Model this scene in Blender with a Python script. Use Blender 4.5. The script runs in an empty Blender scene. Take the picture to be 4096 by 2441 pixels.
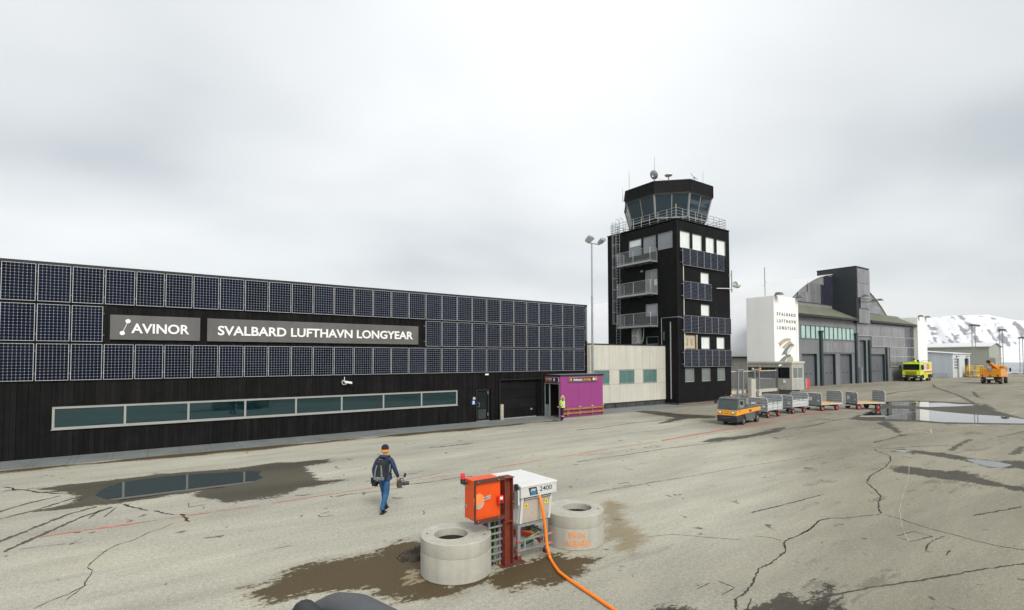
import bpy, math, random, bmesh
import numpy as np
from mathutils import Vector, Matrix, noise as mnoise
random.seed(7); rng = np.random.default_rng(7)
scene = bpy.context.scene
COL = scene.collection
R = math.radians

# ------------------------------------------------------------------ camera
FPX, CYP, HCAM = 2053.86, 1369.43, 4.1096
PIT, ROL, YAW = R(1.878009), R(-0.125197), R(35.207047)
Fv = Vector((math.sin(YAW)*math.cos(PIT), math.cos(YAW)*math.cos(PIT), math.sin(PIT)))
Rv0 = Vector((math.cos(YAW), -math.sin(YAW), 0)); Uv0 = Rv0.cross(Fv)
Rv = Rv0*math.cos(ROL)+Uv0*math.sin(ROL); Uv = -Rv0*math.sin(ROL)+Uv0*math.cos(ROL)
CAM = Vector((0, 0, HCAM))
cd = bpy.data.cameras.new('camera'); cam = bpy.data.objects.new('camera', cd); COL.objects.link(cam)
cam.matrix_world = Matrix(((Rv.x, Uv.x, -Fv.x, 0), (Rv.y, Uv.y, -Fv.y, 0), (Rv.z, Uv.z, -Fv.z, HCAM), (0, 0, 0, 1)))
cd.sensor_fit = 'HORIZONTAL'; cd.sensor_width = 36; cd.lens = 36*FPX/4096
cd.shift_y = (CYP-1220.5)/4096; cd.clip_start = 0.05; cd.clip_end = 40000
scene.camera = cam

# ------------------------------------------------------------------ light
EXPOSURE = 1.0
SKY_NISHITA, SKY_CLOUD = 0.08, 0.62
SUN_AZ, SUN_EL = R(192), R(42)          # azimuth measured clockwise from +Y
world = bpy.data.worlds.new('World'); scene.world = world; world.use_nodes = True
wn = world.node_tree; wn.nodes.clear()
def wnode(t, **k):
    n = wn.nodes.new(t)
    for a, b in k.items(): setattr(n, a, b)
    return n
wl = wn.links.new
wout = wnode('ShaderNodeOutputWorld')
sky = wnode('ShaderNodeTexSky', sky_type='NISHITA', sun_disc=False, sun_elevation=SUN_EL, sun_rotation=SUN_AZ, air_density=1.0, dust_density=3.0)
bg1 = wnode('ShaderNodeBackground'); bg1.inputs[1].default_value = SKY_NISHITA
wl(sky.outputs[0], bg1.inputs[0])
tc = wnode('ShaderNodeTexCoord')
sep = wnode('ShaderNodeSeparateXYZ'); wl(tc.outputs['Generated'], sep.inputs[0])
def wmath(op, a, b=None, clamp=False):
    n = wnode('ShaderNodeMath', operation=op, use_clamp=clamp)
    for i, v in enumerate((a, b)):
        if v is None: continue
        if isinstance(v, (int, float)): n.inputs[i].default_value = v
        else: wl(v, n.inputs[i])
    return n.outputs[0]
zz = wmath('ADD', wmath('MAXIMUM', sep.outputs[2], 0.0), 0.22)
comb = wnode('ShaderNodeCombineXYZ')
wl(wmath('DIVIDE', sep.outputs[0], zz), comb.inputs[0]); wl(wmath('DIVIDE', sep.outputs[1], zz), comb.inputs[1])
mp = wnode('ShaderNodeMapping'); mp.inputs['Location'].default_value = (8.783, 10.256, 0.0); mp.inputs['Rotation'].default_value = (0, 0, R(20)); mp.inputs['Scale'].default_value = (0.8, 1.0, 1)
wl(comb.outputs[0], mp.inputs[0])
n1 = wnode('ShaderNodeTexNoise'); n1.inputs['Scale'].default_value = 0.62; n1.inputs['Detail'].default_value = 4; n1.inputs['Roughness'].default_value = 0.42; n1.inputs['Distortion'].default_value = 0.15
wl(mp.outputs[0], n1.inputs['Vector'])
ramp = wnode('ShaderNodeValToRGB'); ramp.color_ramp.interpolation = 'B_SPLINE'
e = ramp.color_ramp.elements
e[0].position = 0.33; e[0].color = (0.36, 0.40, 0.425, 1)
e[1].position = 0.70; e[1].color = (0.98, 0.99, 0.985, 1)
m = e.new(0.47); m.color = (0.665, 0.69, 0.70, 1)
wl(n1.outputs['Fac'], ramp.inputs[0])
# the cloud sheet thins out to even white towards the horizon
hz = wnode('ShaderNodeMapRange', clamp=True); hz.inputs[1].default_value = 0.0; hz.inputs[2].default_value = 0.22; hz.inputs[3].default_value = 0.75; hz.inputs[4].default_value = 0.0
wl(sep.outputs[2], hz.inputs[0])
mixh = wnode('ShaderNodeMixRGB'); mixh.inputs[2].default_value = (0.86, 0.88, 0.88, 1)
wl(hz.outputs[0], mixh.inputs[0]); wl(ramp.outputs[0], mixh.inputs[1])
bg2 = wnode('ShaderNodeBackground'); bg2.inputs[1].default_value = SKY_CLOUD
wl(mixh.outputs[0], bg2.inputs[0])
mx = wnode('ShaderNodeMixShader'); mx.inputs[0].default_value = 0.9
wl(bg1.outputs[0], mx.inputs[1]); wl(bg2.outputs[0], mx.inputs[2]); wl(mx.outputs[0], wout.inputs[0])

sd = bpy.data.lights.new('sun', 'SUN'); sd.energy = 1.45; sd.angle = R(25); sd.color = (1, 0.97, 0.92)
sun = bpy.data.objects.new('sun', sd); COL.objects.link(sun)
sdir = Vector((math.sin(SUN_AZ)*math.cos(SUN_EL), math.cos(SUN_AZ)*math.cos(SUN_EL), math.sin(SUN_EL)))
sun.rotation_euler = sdir.to_track_quat('Z', 'Y').to_euler(); sun.location = sdir*200
vs = scene.view_settings; vs.view_transform = 'Standard'; vs.look = 'None'; vs.gamma = 1; vs.exposure = EXPOSURE; vs.use_curve_mapping = False
scene.render.resolution_x = 1024; scene.render.resolution_y = 610

# ------------------------------------------------------------------ photo pixel -> place
def ray(x, y): return Fv+Rv*((x-2048)/FPX)-Uv*((y-CYP)/FPX)
def G(x, y, z=0.0):
    d = ray(x, y); return CAM+d*((z-HCAM)/d.z)
def PY(x, y, Y):
    d = ray(x, y); return CAM+d*(Y/d.y)
def PX(x, y, X):
    d = ray(x, y); return CAM+d*(X/d.x)
def zoomed(s, x0, y0): return lambda p: (x0+p[0]/s, y0+p[1]/s)
a7 = zoomed(2.3156, 1600, 1800); g1 = zoomed(1.876, 0, 1650); g2 = zoomed(2.003, 900, 1700)
g3 = zoomed(1.765, 2300, 1600); g4 = zoomed(1.577, 3200, 1500); e1 = zoomed(6.745, 3090, 1230)

# ------------------------------------------------------------------ materials
MATS = {}
def mk(name, col, rough=0.6, metal=0.0, var=0.10, scale=2.0, bump=0.0, bscale=60, spec=0.5, streak=None, dirt=None, coat=0.0, trans=0.0, emit=None, rnd=0.0, ior=None):
    """colour with large soft variation, optional vertical streaks, dirt blotches and fine relief"""
    m = bpy.data.materials.new(name); m.use_nodes = True; nt = m.node_tree; L = nt.links.new
    b = nt.nodes['Principled BSDF']
    b.inputs['Roughness'].default_value = rough; b.inputs['Metallic'].default_value = metal
    b.inputs['Specular IOR Level'].default_value = spec; b.inputs['Coat Weight'].default_value = coat
    if ior: b.inputs['IOR'].default_value = ior
    if trans: b.inputs['Transmission Weight'].default_value = trans
    if emit:
        b.inputs['Emission Color'].default_value = (*emit[0], 1); b.inputs['Emission Strength'].default_value = emit[1]
    t = nt.nodes.new('ShaderNodeTexCoord')
    def nz(sc, det=4, vec=None, rgh=0.55):
        n = nt.nodes.new('ShaderNodeTexNoise'); n.inputs['Scale'].default_value = sc; n.inputs['Detail'].default_value = det; n.inputs['Roughness'].default_value = rgh
        L(vec or t.outputs['Object'], n.inputs['Vector']); return n.outputs['Fac']
    def mr(src, a, b_, c, d):
        n = nt.nodes.new('ShaderNodeMapRange'); n.inputs[1].default_value = a; n.inputs[2].default_value = b_; n.inputs[3].default_value = c; n.inputs[4].default_value = d
        L(src, n.inputs[0]); return n.outputs[0]
    def mul(c, f, blend='MULTIPLY', fac=1.0):
        n = nt.nodes.new('ShaderNodeMixRGB'); n.blend_type = blend
        n.inputs[0].default_value = fac
        for i, v in ((1, c), (2, f)):
            if isinstance(v, tuple): n.inputs[i].default_value = (*v, 1)
            else: L(v, n.inputs[i])
        return n
    if var > 0:
        cur = mul(tuple(col), mr(nz(scale), 0.3, 0.7, 1-var, 1+var)).outputs[0]
    else:
        rgb = nt.nodes.new('ShaderNodeRGB'); rgb.outputs[0].default_value = (*col, 1); cur = rgb.outputs[0]
    if rnd:
        oi = nt.nodes.new('ShaderNodeObjectInfo'); cur = mul(cur, mr(oi.outputs['Random'], 0, 1, 1-rnd, 1+rnd)).outputs[0]
    if streak:
        mpn = nt.nodes.new('ShaderNodeMapping'); mpn.inputs['Scale'].default_value = (1, 1, 0.05); L(t.outputs['Object'], mpn.inputs[0])
        cur = mul(cur, mr(nz(streak[0], 3, mpn.outputs[0]), 0.35, 0.7, 1-streak[1], 1.0)).outputs[0]
    if dirt:
        n = mul(cur, tuple(dirt[0])); n.blend_type = 'MIX'
        L(mr(nz(dirt[2], 6, None, 0.65), dirt[3], dirt[3]+0.16, 0, dirt[1]), n.inputs[0]); cur = n.outputs[0]
    L(cur, b.inputs['Base Color'])
    if rough > 0.05 and var > 0: L(mr(nz(scale*2.3), 0.3, 0.7, max(rough-0.08, 0.02), min(rough+0.08, 1)), b.inputs['Roughness'])
    if bump:
        bn = nt.nodes.new('ShaderNodeBump'); bn.inputs['Strength'].default_value = bump; bn.inputs['Distance'].default_value = 0.02
        L(nz(bscale, 5), bn.inputs['Height']); L(bn.outputs[0], b.inputs['Normal'])
    MATS[name] = m; return m
def ribs(name, axis, pitch, strength=0.6, duty=None, joint=0.45):
    """add fine board / sheet-metal ribs as relief on an existing material"""
    m = MATS[name]; nt = m.node_tree; L = nt.links.new; b = nt.nodes['Principled BSDF']
    t = nt.nodes.new('ShaderNodeTexCoord'); s = nt.nodes.new('ShaderNodeSeparateXYZ'); L(t.outputs['Object'], s.inputs[0])
    def mth(op, a, bb=None):
        n = nt.nodes.new('ShaderNodeMath'); n.operation = op
        for i, v in enumerate((a, bb)):
            if v is None: continue
            if isinstance(v, (int, float)): n.inputs[i].default_value = v
            else: L(v, n.inputs[i])
        return n.outputs[0]
    src = mth('ADD', s.outputs[0], s.outputs[1]) if axis == 'XY' else s.outputs['XYZ'.index(axis)]
    tri = mth('PINGPONG', mth('DIVIDE', src, pitch), 0.5)
    st = mth('GREATER_THAN', tri, duty if duty is not None else 0.09)
    bn = nt.nodes.new('ShaderNodeBump'); bn.inputs['Strength'].default_value = strength; bn.inputs['Distance'].default_value = 0.03
    L(st, bn.inputs['Height'])
    shading_in = b.inputs['Normal'].links
    if shading_in: L(shading_in[0].from_socket, bn.inputs['Normal'])
    L(bn.outputs[0], b.inputs['Normal'])
    # joints hold dirt and are open gaps between boards
    base = b.inputs['Base Color'].links[0].from_socket
    mi = nt.nodes.new('ShaderNodeMixRGB'); mi.blend_type = 'MULTIPLY'; mi.inputs[0].default_value = 1
    g = nt.nodes.new('ShaderNodeMapRange'); g.inputs[3].default_value = joint; g.inputs[4].default_value = 1; L(st, g.inputs[0])
    L(base, mi.inputs[1]); L(g.outputs[0], mi.inputs[2]); L(mi.outputs[0], b.inputs['Base Color'])
    return m

mk('black_board', (0.0085, 0.008, 0.0083), 0.72, var=0.35, scale=1.5, bump=0.3, bscale=25, streak=(14, 0.35), spec=0.15, rnd=0.4)
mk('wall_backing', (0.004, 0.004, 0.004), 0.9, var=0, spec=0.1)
mk('tower_board', (0.0085, 0.0088, 0.0098), 0.7, var=0.3, scale=1.0, bump=0.2, bscale=25, streak=(10, 0.3), spec=0.15); ribs('tower_board', 'XY', 0.15, 0.7)
mk('tower_fascia', (0.011, 0.011, 0.012), 0.7, var=0.25, scale=2, spec=0.15)
mk('black_metal', (0.015, 0.016, 0.018), 0.45, var=0.2, spec=0.4)
mk('grey_sign', (0.115, 0.112, 0.108), 0.55, var=0.08, scale=1.2, streak=(3, 0.12))
mk('white_letter', (0.82, 0.82, 0.80), 0.5, var=0.03)
mk('panel_frame', (0.50, 0.52, 0.53), 0.5, var=0.05, metal=0.2)
mk('solar_cell', (0.0028, 0.0060, 0.0185), 0.12, var=0.25, scale=0.8, spec=0.16, rnd=0.25)
mk('alu_frame', (0.30, 0.30, 0.285), 0.5, var=0.06, scale=2)
mk('galv', (0.36, 0.38, 0.39), 0.45, metal=0.55, var=0.18, scale=9, spec=0.5)
mk('galv_dull', (0.30, 0.32, 0.33), 0.6, metal=0.35, var=0.16, scale=6)
mk('galv_dark', (0.16, 0.17, 0.18), 0.55, metal=0.4, var=0.2, scale=6)
mk('glass_dark', (0.008, 0.014, 0.016), 0.03, var=0, spec=0.35)
mk('glass_band', (0.003, 0.015, 0.018), 0.025, var=0.1, scale=0.4, spec=0.5, ior=1.95); MATS['glass_band'].node_tree.nodes['Principled BSDF'].inputs['Specular Tint'].default_value = (0.62, 0.90, 1.0, 1)
mk('glass_cab', (0.014, 0.028, 0.040), 0.02, var=0, spec=0.5, ior=1.65); MATS['glass_cab'].node_tree.nodes['Principled BSDF'].inputs['Specular Tint'].default_value = (0.7, 0.88, 1.0, 1)
mk('glass_office', (0.22, 0.24, 0.27), 0.05, var=0.08, scale=0.8, spec=0.7)
mk('curtain', (0.78, 0.84, 0.81), 0.35, var=0.05, scale=1, streak=(9, 0.18))
mk('glass_green', (0.10, 0.21, 0.19), 0.12, var=0.1, streak=(7, 0.35), spec=0.6)
mk('glass_pale', (0.16, 0.19, 0.175), 0.08, var=0.1, scale=1, spec=0.7)
mk('hangar_glass', (0.34, 0.50, 0.45), 0.12, var=0.1, scale=0.5, spec=0.6)
mk('cream_panel', (0.56, 0.545, 0.47), 0.6, var=0.06, scale=0.7, streak=(5, 0.12), dirt=((0.35, 0.30, 0.22), 0.25, 1.5, 0.62))
mk('beige_panel', (0.45, 0.44, 0.39), 0.65, var=0.08, scale=0.7, streak=(4, 0.2), dirt=((0.26, 0.17, 0.09), 0.45, 1.6, 0.6))
mk('plinth', (0.05, 0.052, 0.05), 0.8, var=0.4, scale=1.2, bump=0.4)
mk('concrete_plinth', (0.17, 0.165, 0.15), 0.85, var=0.3, scale=1.3, bump=0.4)
mk('roof_felt', (0.20, 0.20, 0.18), 0.85, var=0.25, scale=1.3, dirt=((0.07, 0.07, 0.06), 0.7, 1.2, 0.52))
mk('purple', (0.27, 0.042, 0.19), 0.6, var=0.05, scale=0.8, streak=(4, 0.06))
mk('navy_sign', (0.012, 0.016, 0.028), 0.4, var=0.05)
mk('sign_orange', (0.85, 0.36, 0.01), 0.5, var=0.03)
mk('wood', (0.30, 0.135, 0.05), 0.7, var=0.25, scale=4, bump=0.3, bscale=30)
mk('deck_wood', (0.50, 0.30, 0.10), 0.7, var=0.25, scale=4)
mk('grey_paint', (0.25, 0.27, 0.28), 0.5, var=0.08)
mk('hangar_grey', (0.185, 0.19, 0.20), 0.55, var=0.10, scale=0.4, streak=(1.5, 0.15))
mk('hangar_dark', (0.022, 0.027, 0.032), 0.55, var=0.15, scale=0.4)
mk('hangar_green_dark', (0.012, 0.03, 0.034), 0.5, var=0.2)
mk('roller_door', (0.115, 0.12, 0.135), 0.5, var=0.10, scale=0.5)
ribs('roller_door', 'Z', 0.3, 0.5, 0.07, 0.75)
mk('film_panel', (0.20, 0.20, 0.215), 0.22, var=0.18, scale=0.35, streak=(0.6, 0.3), spec=0.6, rnd=0.1)
mk('film_dark', (0.03, 0.03, 0.05), 0.2, var=0.25, scale=0.4, spec=0.6)
mk('barrel_roof', (0.60, 0.61, 0.625), 0.6, var=0.05, scale=0.15)
mk('gable_grey', (0.22, 0.225, 0.22), 0.6, var=0.1, scale=0.3, streak=(1, 0.15))
mk('green_roof', (0.115, 0.125, 0.085), 0.85, var=0.2, scale=0.6, bump=0.3, bscale=8)
mk('white_render', (0.87, 0.87, 0.85), 0.75, var=0.03, scale=0.5, bump=0.1, bscale=20, streak=(2, 0.05))
mk('emblem_beige', (0.43, 0.37, 0.27), 0.6, var=0.15, scale=1.5)
mk('emblem_grey', (0.17, 0.20, 0.195), 0.6, var=0.2, scale=1.5)
mk('letter_brown', (0.10, 0.075, 0.065), 0.6, var=0.1)
mk('pale_blue', (0.55, 0.60, 0.65), 0.6, var=0.05, scale=0.3, streak=(1, 0.1)); ribs('pale_blue', 'XY', 0.3, 0.12, 0.04, 0.9)
mk('sage', (0.36, 0.37, 0.32), 0.65, var=0.06, scale=0.2); ribs('sage', 'XY', 0.5, 0.12, 0.04, 0.9)
mk('pale_roof', (0.6, 0.6, 0.6), 0.6, var=0.05)
mk('door_pale', (0.50, 0.49, 0.46), 0.6, var=0.06)
mk('tug_yellow', (0.80, 0.34, 0.008), 0.35, var=0.06, scale=3, coat=0.3, dirt=((0.3, 0.15, 0.03), 0.4, 5, 0.62))
mk('tug_grey', (0.10, 0.105, 0.11), 0.55, var=0.15, scale=4, dirt=((0.2, 0.19, 0.17), 0.4, 4, 0.58))
mk('tug_dark', (0.03, 0.033, 0.037), 0.6, var=0.15, scale=4)
mk('tug_glass', (0.035, 0.06, 0.055), 0.03, var=0, spec=0.8)
mk('seat_black', (0.02, 0.02, 0.022), 0.8, var=0.1)
mk('rubber', (0.022, 0.021, 0.02), 0.85, var=0.3, scale=8, dirt=((0.10, 0.09, 0.075), 0.5, 6, 0.55))
mk('rim_grey', (0.10, 0.09, 0.075), 0.7, var=0.3, scale=10)
mk('rim_red', (0.50, 0.018, 0.02), 0.4, var=0.15, scale=10)
mk('cart_grey', (0.26, 0.285, 0.295), 0.5, metal=0.35, var=0.14, scale=5, dirt=((0.16, 0.16, 0.15), 0.4, 3, 0.58))
mk('cart_light', (0.58, 0.60, 0.60), 0.45, metal=0.2, var=0.08, scale=3)
mk('paper_white', (0.75, 0.75, 0.73), 0.7, var=0.05)
mk('fire_yellow', (0.62, 0.72, 0.01), 0.35, var=0.06, coat=0.3)
mk('fire_red', (0.75, 0.10, 0.02), 0.4, var=0.06)
mk('truck_orange', (0.72, 0.28, 0.008), 0.4, var=0.08, scale=2, coat=0.2, dirt=((0.2, 0.12, 0.05), 0.4, 2, 0.6))
mk('safety_yellow', (0.75, 0.48, 0.02), 0.45, var=0.06)
mk('chassis', (0.02, 0.02, 0.022), 0.7, var=0.3)
mk('lamp_glass', (0.75, 0.75, 0.72), 0.15, var=0.05, spec=0.8)
mk('amber', (0.95, 0.25, 0.01), 0.25, var=0)
mk('cab_orange', (0.70, 0.075, 0.004), 0.45, var=0.06, scale=4, dirt=((0.6, 0.14, 0.04), 0.3, 6, 0.62))
mk('primer_red', (0.17, 0.030, 0.014), 0.6, var=0.3, scale=6, dirt=((0.07, 0.02, 0.01), 0.6, 5, 0.52))
mk('rust_dark', (0.09, 0.032, 0.02), 0.75, var=0.35, scale=8)
mk('patch_orange', (0.95, 0.26, 0.07), 0.5, var=0.05)
mk('tape_grey', (0.38, 0.36, 0.33), 0.6, var=0.15, scale=20)
mk('gpu_white', (0.56, 0.555, 0.53), 0.4, var=0.04, scale=3, dirt=((0.5, 0.47, 0.41), 0.35, 4, 0.58))
mk('gpu_top', (0.66, 0.66, 0.65), 0.4, var=0.03, scale=3)
mk('gpu_stainless', (0.47, 0.43, 0.36), 0.4, metal=0.25, var=0.10, scale=2, dirt=((0.24, 0.20, 0.15), 0.5, 7, 0.56))
mk('hose_orange', (0.90, 0.21, 0.008), 0.5, var=0.08, scale=6, dirt=((0.5, 0.13, 0.02), 0.5, 6, 0.55))
mk('cable_red', (0.42, 0.06, 0.015), 0.5, var=0.1, scale=10)
mk('cable_black', (0.018, 0.018, 0.018), 0.6, var=0.2)
mk('cable_green', (0.10, 0.42, 0.04), 0.5, var=0.1)
mk('red_plastic', (0.75, 0.02, 0.015), 0.3, var=0.05, coat=0.3)
mk('red_cap', (0.80, 0.05, 0.02), 0.4, var=0.05)
mk('logo_slate', (0.028, 0.052, 0.065), 0.4, var=0.05)
mk('logo_blue', (0.015, 0.32, 0.65), 0.4, var=0)
mk('warn_yellow', (0.85, 0.62, 0.01), 0.45, var=0.03)
mk('text_black', (0.015, 0.016, 0.02), 0.5, var=0)
mk('green_led', (0.02, 0.7, 0.15), 0.3, var=0)
mk('concrete', (0.42, 0.41, 0.35), 0.85, var=0.12, scale=2.5, bump=0.35, bscale=35, streak=(5, 0.14), dirt=((0.21, 0.20, 0.16), 0.5, 5, 0.58))
mk('pit_dark', (0.012, 0.010, 0.007), 0.6, var=0.3, spec=0.2)
mk('spray_orange', (0.85, 0.24, 0.02), 0.6, var=0.1, scale=15)
mk('dirty_snow', (0.05, 0.044, 0.035), 0.95, spec=0.1, var=0.6, scale=6, bump=0.9, bscale=18, dirt=((0.78, 0.78, 0.78), 1.0, 5, 0.64))
mk('snow', (0.80, 0.81, 0.83), 0.7, var=0.05)
mk('mat_grey', (0.165, 0.18, 0.175), 0.75, var=0.14, scale=0.9, bump=0.25, bscale=40, streak=(2, 0.1)); ribs('mat_grey', 'X', 1.2, 0.3, 0.008)
mk('bollard_beige', (0.36, 0.33, 0.26), 0.7, var=0.12, scale=5)
mk('blue_sign', (0.02, 0.13, 0.42), 0.4, var=0.04)
mk('skin', (0.52, 0.30, 0.22), 0.55, var=0.08, scale=8)
mk('jeans', (0.018, 0.085, 0.20), 0.85, var=0.35, scale=7, bump=0.3, bscale=40)
mk('jacket_navy', (0.012, 0.032, 0.075), 0.75, var=0.45, scale=6, bump=0.5, bscale=16)
mk('boot', (0.016, 0.016, 0.018), 0.7, var=0.3, scale=12)
mk('hat_navy', (0.012, 0.016, 0.032), 0.9, var=0.2, bump=0.4, bscale=80)
mk('hat_orange', (0.75, 0.27, 0.012), 0.9, var=0.1, bump=0.4, bscale=80)
mk('pack_black', (0.014, 0.014, 0.016), 0.75, var=0.25, scale=8, bump=0.3, bscale=60)
mk('pack_grey', (0.15, 0.165, 0.165), 0.75, var=0.12, scale=8)
mk('camera_black', (0.012, 0.012, 0.013), 0.45, var=0.2)
mk('camera_khaki', (0.045, 0.042, 0.034), 0.6, var=0.25, scale=20)
mk('hivis', (0.60, 0.82, 0.01), 0.7, var=0.06, scale=6)
mk('reflective', (0.55, 0.57, 0.58), 0.45, var=0.06)
mk('uniform_black', (0.014, 0.014, 0.017), 0.8, var=0.3, scale=8, bump=0.3, bscale=40)
mk('hair_blond', (0.50, 0.33, 0.13), 0.6, var=0.25, scale=12, bump=0.5, bscale=60)
mk('hair_brown', (0.12, 0.05, 0.025), 0.6, var=0.2)
mk('mask_white', (0.62, 0.66, 0.68), 0.7, var=0.04)
mk('coat_slate', (0.035, 0.05, 0.06), 0.8, var=0.3, scale=6)
mk('fur', (0.35, 0.28, 0.18), 0.9, var=0.3, scale=20)
mk('rail_grey', (0.075, 0.078, 0.085), 0.55, var=0.1, scale=6)
mk('rail_black', (0.012, 0.012, 0.014), 0.5, var=0.1)
mk('interior', (0.03, 0.022, 0.017), 0.8, var=0.2)
mk('ac_white', (0.58, 0.57, 0.51), 0.55, var=0.06, streak=(6, 0.12))
mk('plastic_sheet', (0.46, 0.42, 0.33), 0.4, var=0.22, scale=3, bump=0.9, bscale=5)
mk('box_cream', (0.50, 0.49, 0.42), 0.6, var=0.06, streak=(4, 0.12))
mk('dish_white', (0.70, 0.70, 0.67), 0.5, var=0.05)
mk('sea', (0.16, 0.19, 0.21), 0.25, var=0.1, scale=0.002)

# ------------------------------------------------------------------ mesh builder
class MB:
    def __init__(s): s.v = []; s.f = []
    def add(s, vs, fs):
        o = len(s.v); s.v.extend([tuple(p) for p in vs]); s.f.extend([tuple(i+o for i in f) for f in fs]); return s
    def box(s, x0, x1, y0, y1, z0, z1):
        if x0 > x1: x0, x1 = x1, x0
        if y0 > y1: y0, y1 = y1, y0
        if z0 > z1: z0, z1 = z1, z0
        return s.add([(x0,y0,z0),(x1,y0,z0),(x1,y1,z0),(x0,y1,z0),(x0,y0,z1),(x1,y0,z1),(x1,y1,z1),(x0,y1,z1)],
                     [(3,2,1,0),(4,5,6,7),(0,1,5,4),(1,2,6,5),(2,3,7,6),(3,0,4,7)])
    def hexa(s, b, t):
        """8-corner solid from a bottom and a top quad (same winding, counter-clockwise from above)"""
        return s.add(list(b)+list(t), [(3,2,1,0),(4,5,6,7),(0,1,5,4),(1,2,6,5),(2,3,7,6),(3,0,4,7)])
    def prism(s, pts, ext):
        """closed polygon (3-D points) extruded by vector ext"""
        n = len(pts); e = Vector(ext); p = [Vector(q) for q in pts]
        return s.add(p+[q+e for q in p], [tuple(reversed(range(n))), tuple(range(n, 2*n))]+[(i, (i+1) % n, (i+1) % n+n, i+n) for i in range(n)])
    def tube(s, pts, r, n=8, closed=False, caps=True):
        pts = [Vector(p) for p in pts]; rs = r if isinstance(r, (list, tuple)) else [r]*len(pts)
        rings = []; prev = None
        for i, p in enumerate(pts):
            a = pts[i-1] if (i > 0 or closed) else p; b = pts[(i+1) % len(pts)] if (i < len(pts)-1 or closed) else p
            d = (b-a)
            d = d.normalized() if d.length > 1e-9 else Vector((0, 0, 1))
            if prev is None:
                up = Vector((0, 0, 1)) if abs(d.z) < 0.9 else Vector((1, 0, 0)); u = d.cross(up).normalized()
            else:
                u = prev-d*prev.dot(d); u = u.normalized() if u.length > 1e-6 else d.orthogonal().normalized()
            w = d.cross(u); prev = u
            rings.append([p+(u*math.cos(2*math.pi*k/n)+w*math.sin(2*math.pi*k/n))*rs[i] for k in range(n)])
        o = len(s.v); m = len(rings)
        for ring in rings: s.v.extend([tuple(q) for q in ring])
        for i in range(m if closed else m-1):
            j = (i+1) % m
            for k in range(n): s.f.append((o+i*n+k, o+i*n+(k+1) % n, o+j*n+(k+1) % n, o+j*n+k))
        if caps and not closed:
            s.f.append(tuple(o+k for k in reversed(range(n)))); s.f.append(tuple(o+(m-1)*n+k for k in range(n)))
        return s
    def bar(s, p0, p1, w, h=None):
        """square bar between two points"""
        p0 = Vector(p0); p1 = Vector(p1); h = h or w; d = (p1-p0).normalized()
        up = Vector((0, 0, 1)) if abs(d.z) < 0.95 else Vector((1, 0, 0)); u = d.cross(up).normalized()*w/2; q = u.cross(d).normalized()*h/2
        return s.add([p0-u-q, p0+u-q, p0+u+q, p0-u+q, p1-u-q, p1+u-q, p1+u+q, p1-u+q], [(3,2,1,0),(4,5,6,7),(0,1,5,4),(1,2,6,5),(2,3,7,6),(3,0,4,7)])
    def lathe(s, prof, c=(0, 0, 0), n=24, axis='Z', cap=True):
        o = len(s.v); c = Vector(c)
        for r, z in prof:
            for k in range(n):
                a = 2*math.pi*k/n; x, y = r*math.cos(a), r*math.sin(a)
                p = {'Z': (x, y, z), 'X': (z, x, y), 'Y': (y, z, x)}[axis]; s.v.append(tuple(c+Vector(p)))
        m = len(prof)
        for i in range(m-1):
            for k in range(n): s.f.append((o+i*n+k, o+i*n+(k+1) % n, o+(i+1)*n+(k+1) % n, o+(i+1)*n+k))
        if cap:
            s.f.append(tuple(o+k for k in reversed(range(n)))); s.f.append(tuple(o+(m-1)*n+k for k in range(n)))
        return s
    def ball(s, c, rx, ry=None, rz=None, n=14, m=9):
        ry = ry or rx; rz = rz or rx; o = len(s.v)
        for i in range(m+1):
            t = math.pi*i/m
            for k in range(n):
                a = 2*math.pi*k/n; s.v.append((c[0]+rx*math.sin(t)*math.cos(a), c[1]+ry*math.sin(t)*math.sin(a), c[2]+rz*math.cos(t)))
        for i in range(m):
            for k in range(n): s.f.append((o+i*n+k, o+(i+1)*n+k, o+(i+1)*n+(k+1) % n, o+i*n+(k+1) % n))
        return s
    def mesh(s, name, off=(0, 0, 0)):
        me = bpy.data.meshes.new(name); me.from_pydata([(v[0]-off[0], v[1]-off[1], v[2]-off[2]) for v in s.v], [], s.f); me.validate(); me.update()
        return me
    def build(s, name, mat, parent=None, smooth=False, bevel=0.0, kind=None, label=None):
        off = (0, 0, 0)
        if parent is not None:
            w = Vector((0, 0, 0)); p = parent
            while p is not None: w += Vector(p.location); p = p.parent
            off = w
        return link(name, s.mesh(name, off), mat, parent, smooth, bevel, kind, label)
def link(name, me, mat, parent=None, smooth=False, bevel=0.0, kind=None, label=None):
    o = bpy.data.objects.new(name, me); COL.objects.link(o)
    if mat and not me.materials: me.materials.append(MATS[mat] if isinstance(mat, str) else mat)
    if smooth:
        me.polygons.foreach_set('use_smooth', [True]*len(me.polygons))
        try: me.set_sharp_from_angle(angle=R(40))
        except Exception: pass
    if parent is not None: o.parent = parent
    if bevel:
        b = o.modifiers.new('bevel', 'BEVEL'); b.width = bevel; b.segments = 2; b.limit_method = 'ANGLE'; b.angle_limit = R(40)
    if kind: o['kind'] = kind
    if label: o['label'] = label
    return o
def tag(o, label, cat, group=None):
    o['label'] = label; o['category'] = cat
    if group: o['group'] = group
    return o
def thing(name, label, cat, loc=(0, 0, 0), group=None, rz=0.0):
    o = bpy.data.objects.new(name, None); COL.objects.link(o); o.location = loc; o.rotation_euler = (0, 0, rz); o.empty_display_size = 0.3
    return tag(o, label, cat, group)
def struct(o): o['kind'] = 'structure'; return o
def copy_tree(o, parent=None):
    c = o.copy(); COL.objects.link(c); c.parent = parent
    for ch in list(o.children): copy_tree(ch, c)
    return c
def local(name, mb, mat, parent, **k):
    """a part whose mesh is given in the parent's own coordinates"""
    return link(name, mb.mesh(name), mat, parent, **k)
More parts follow.
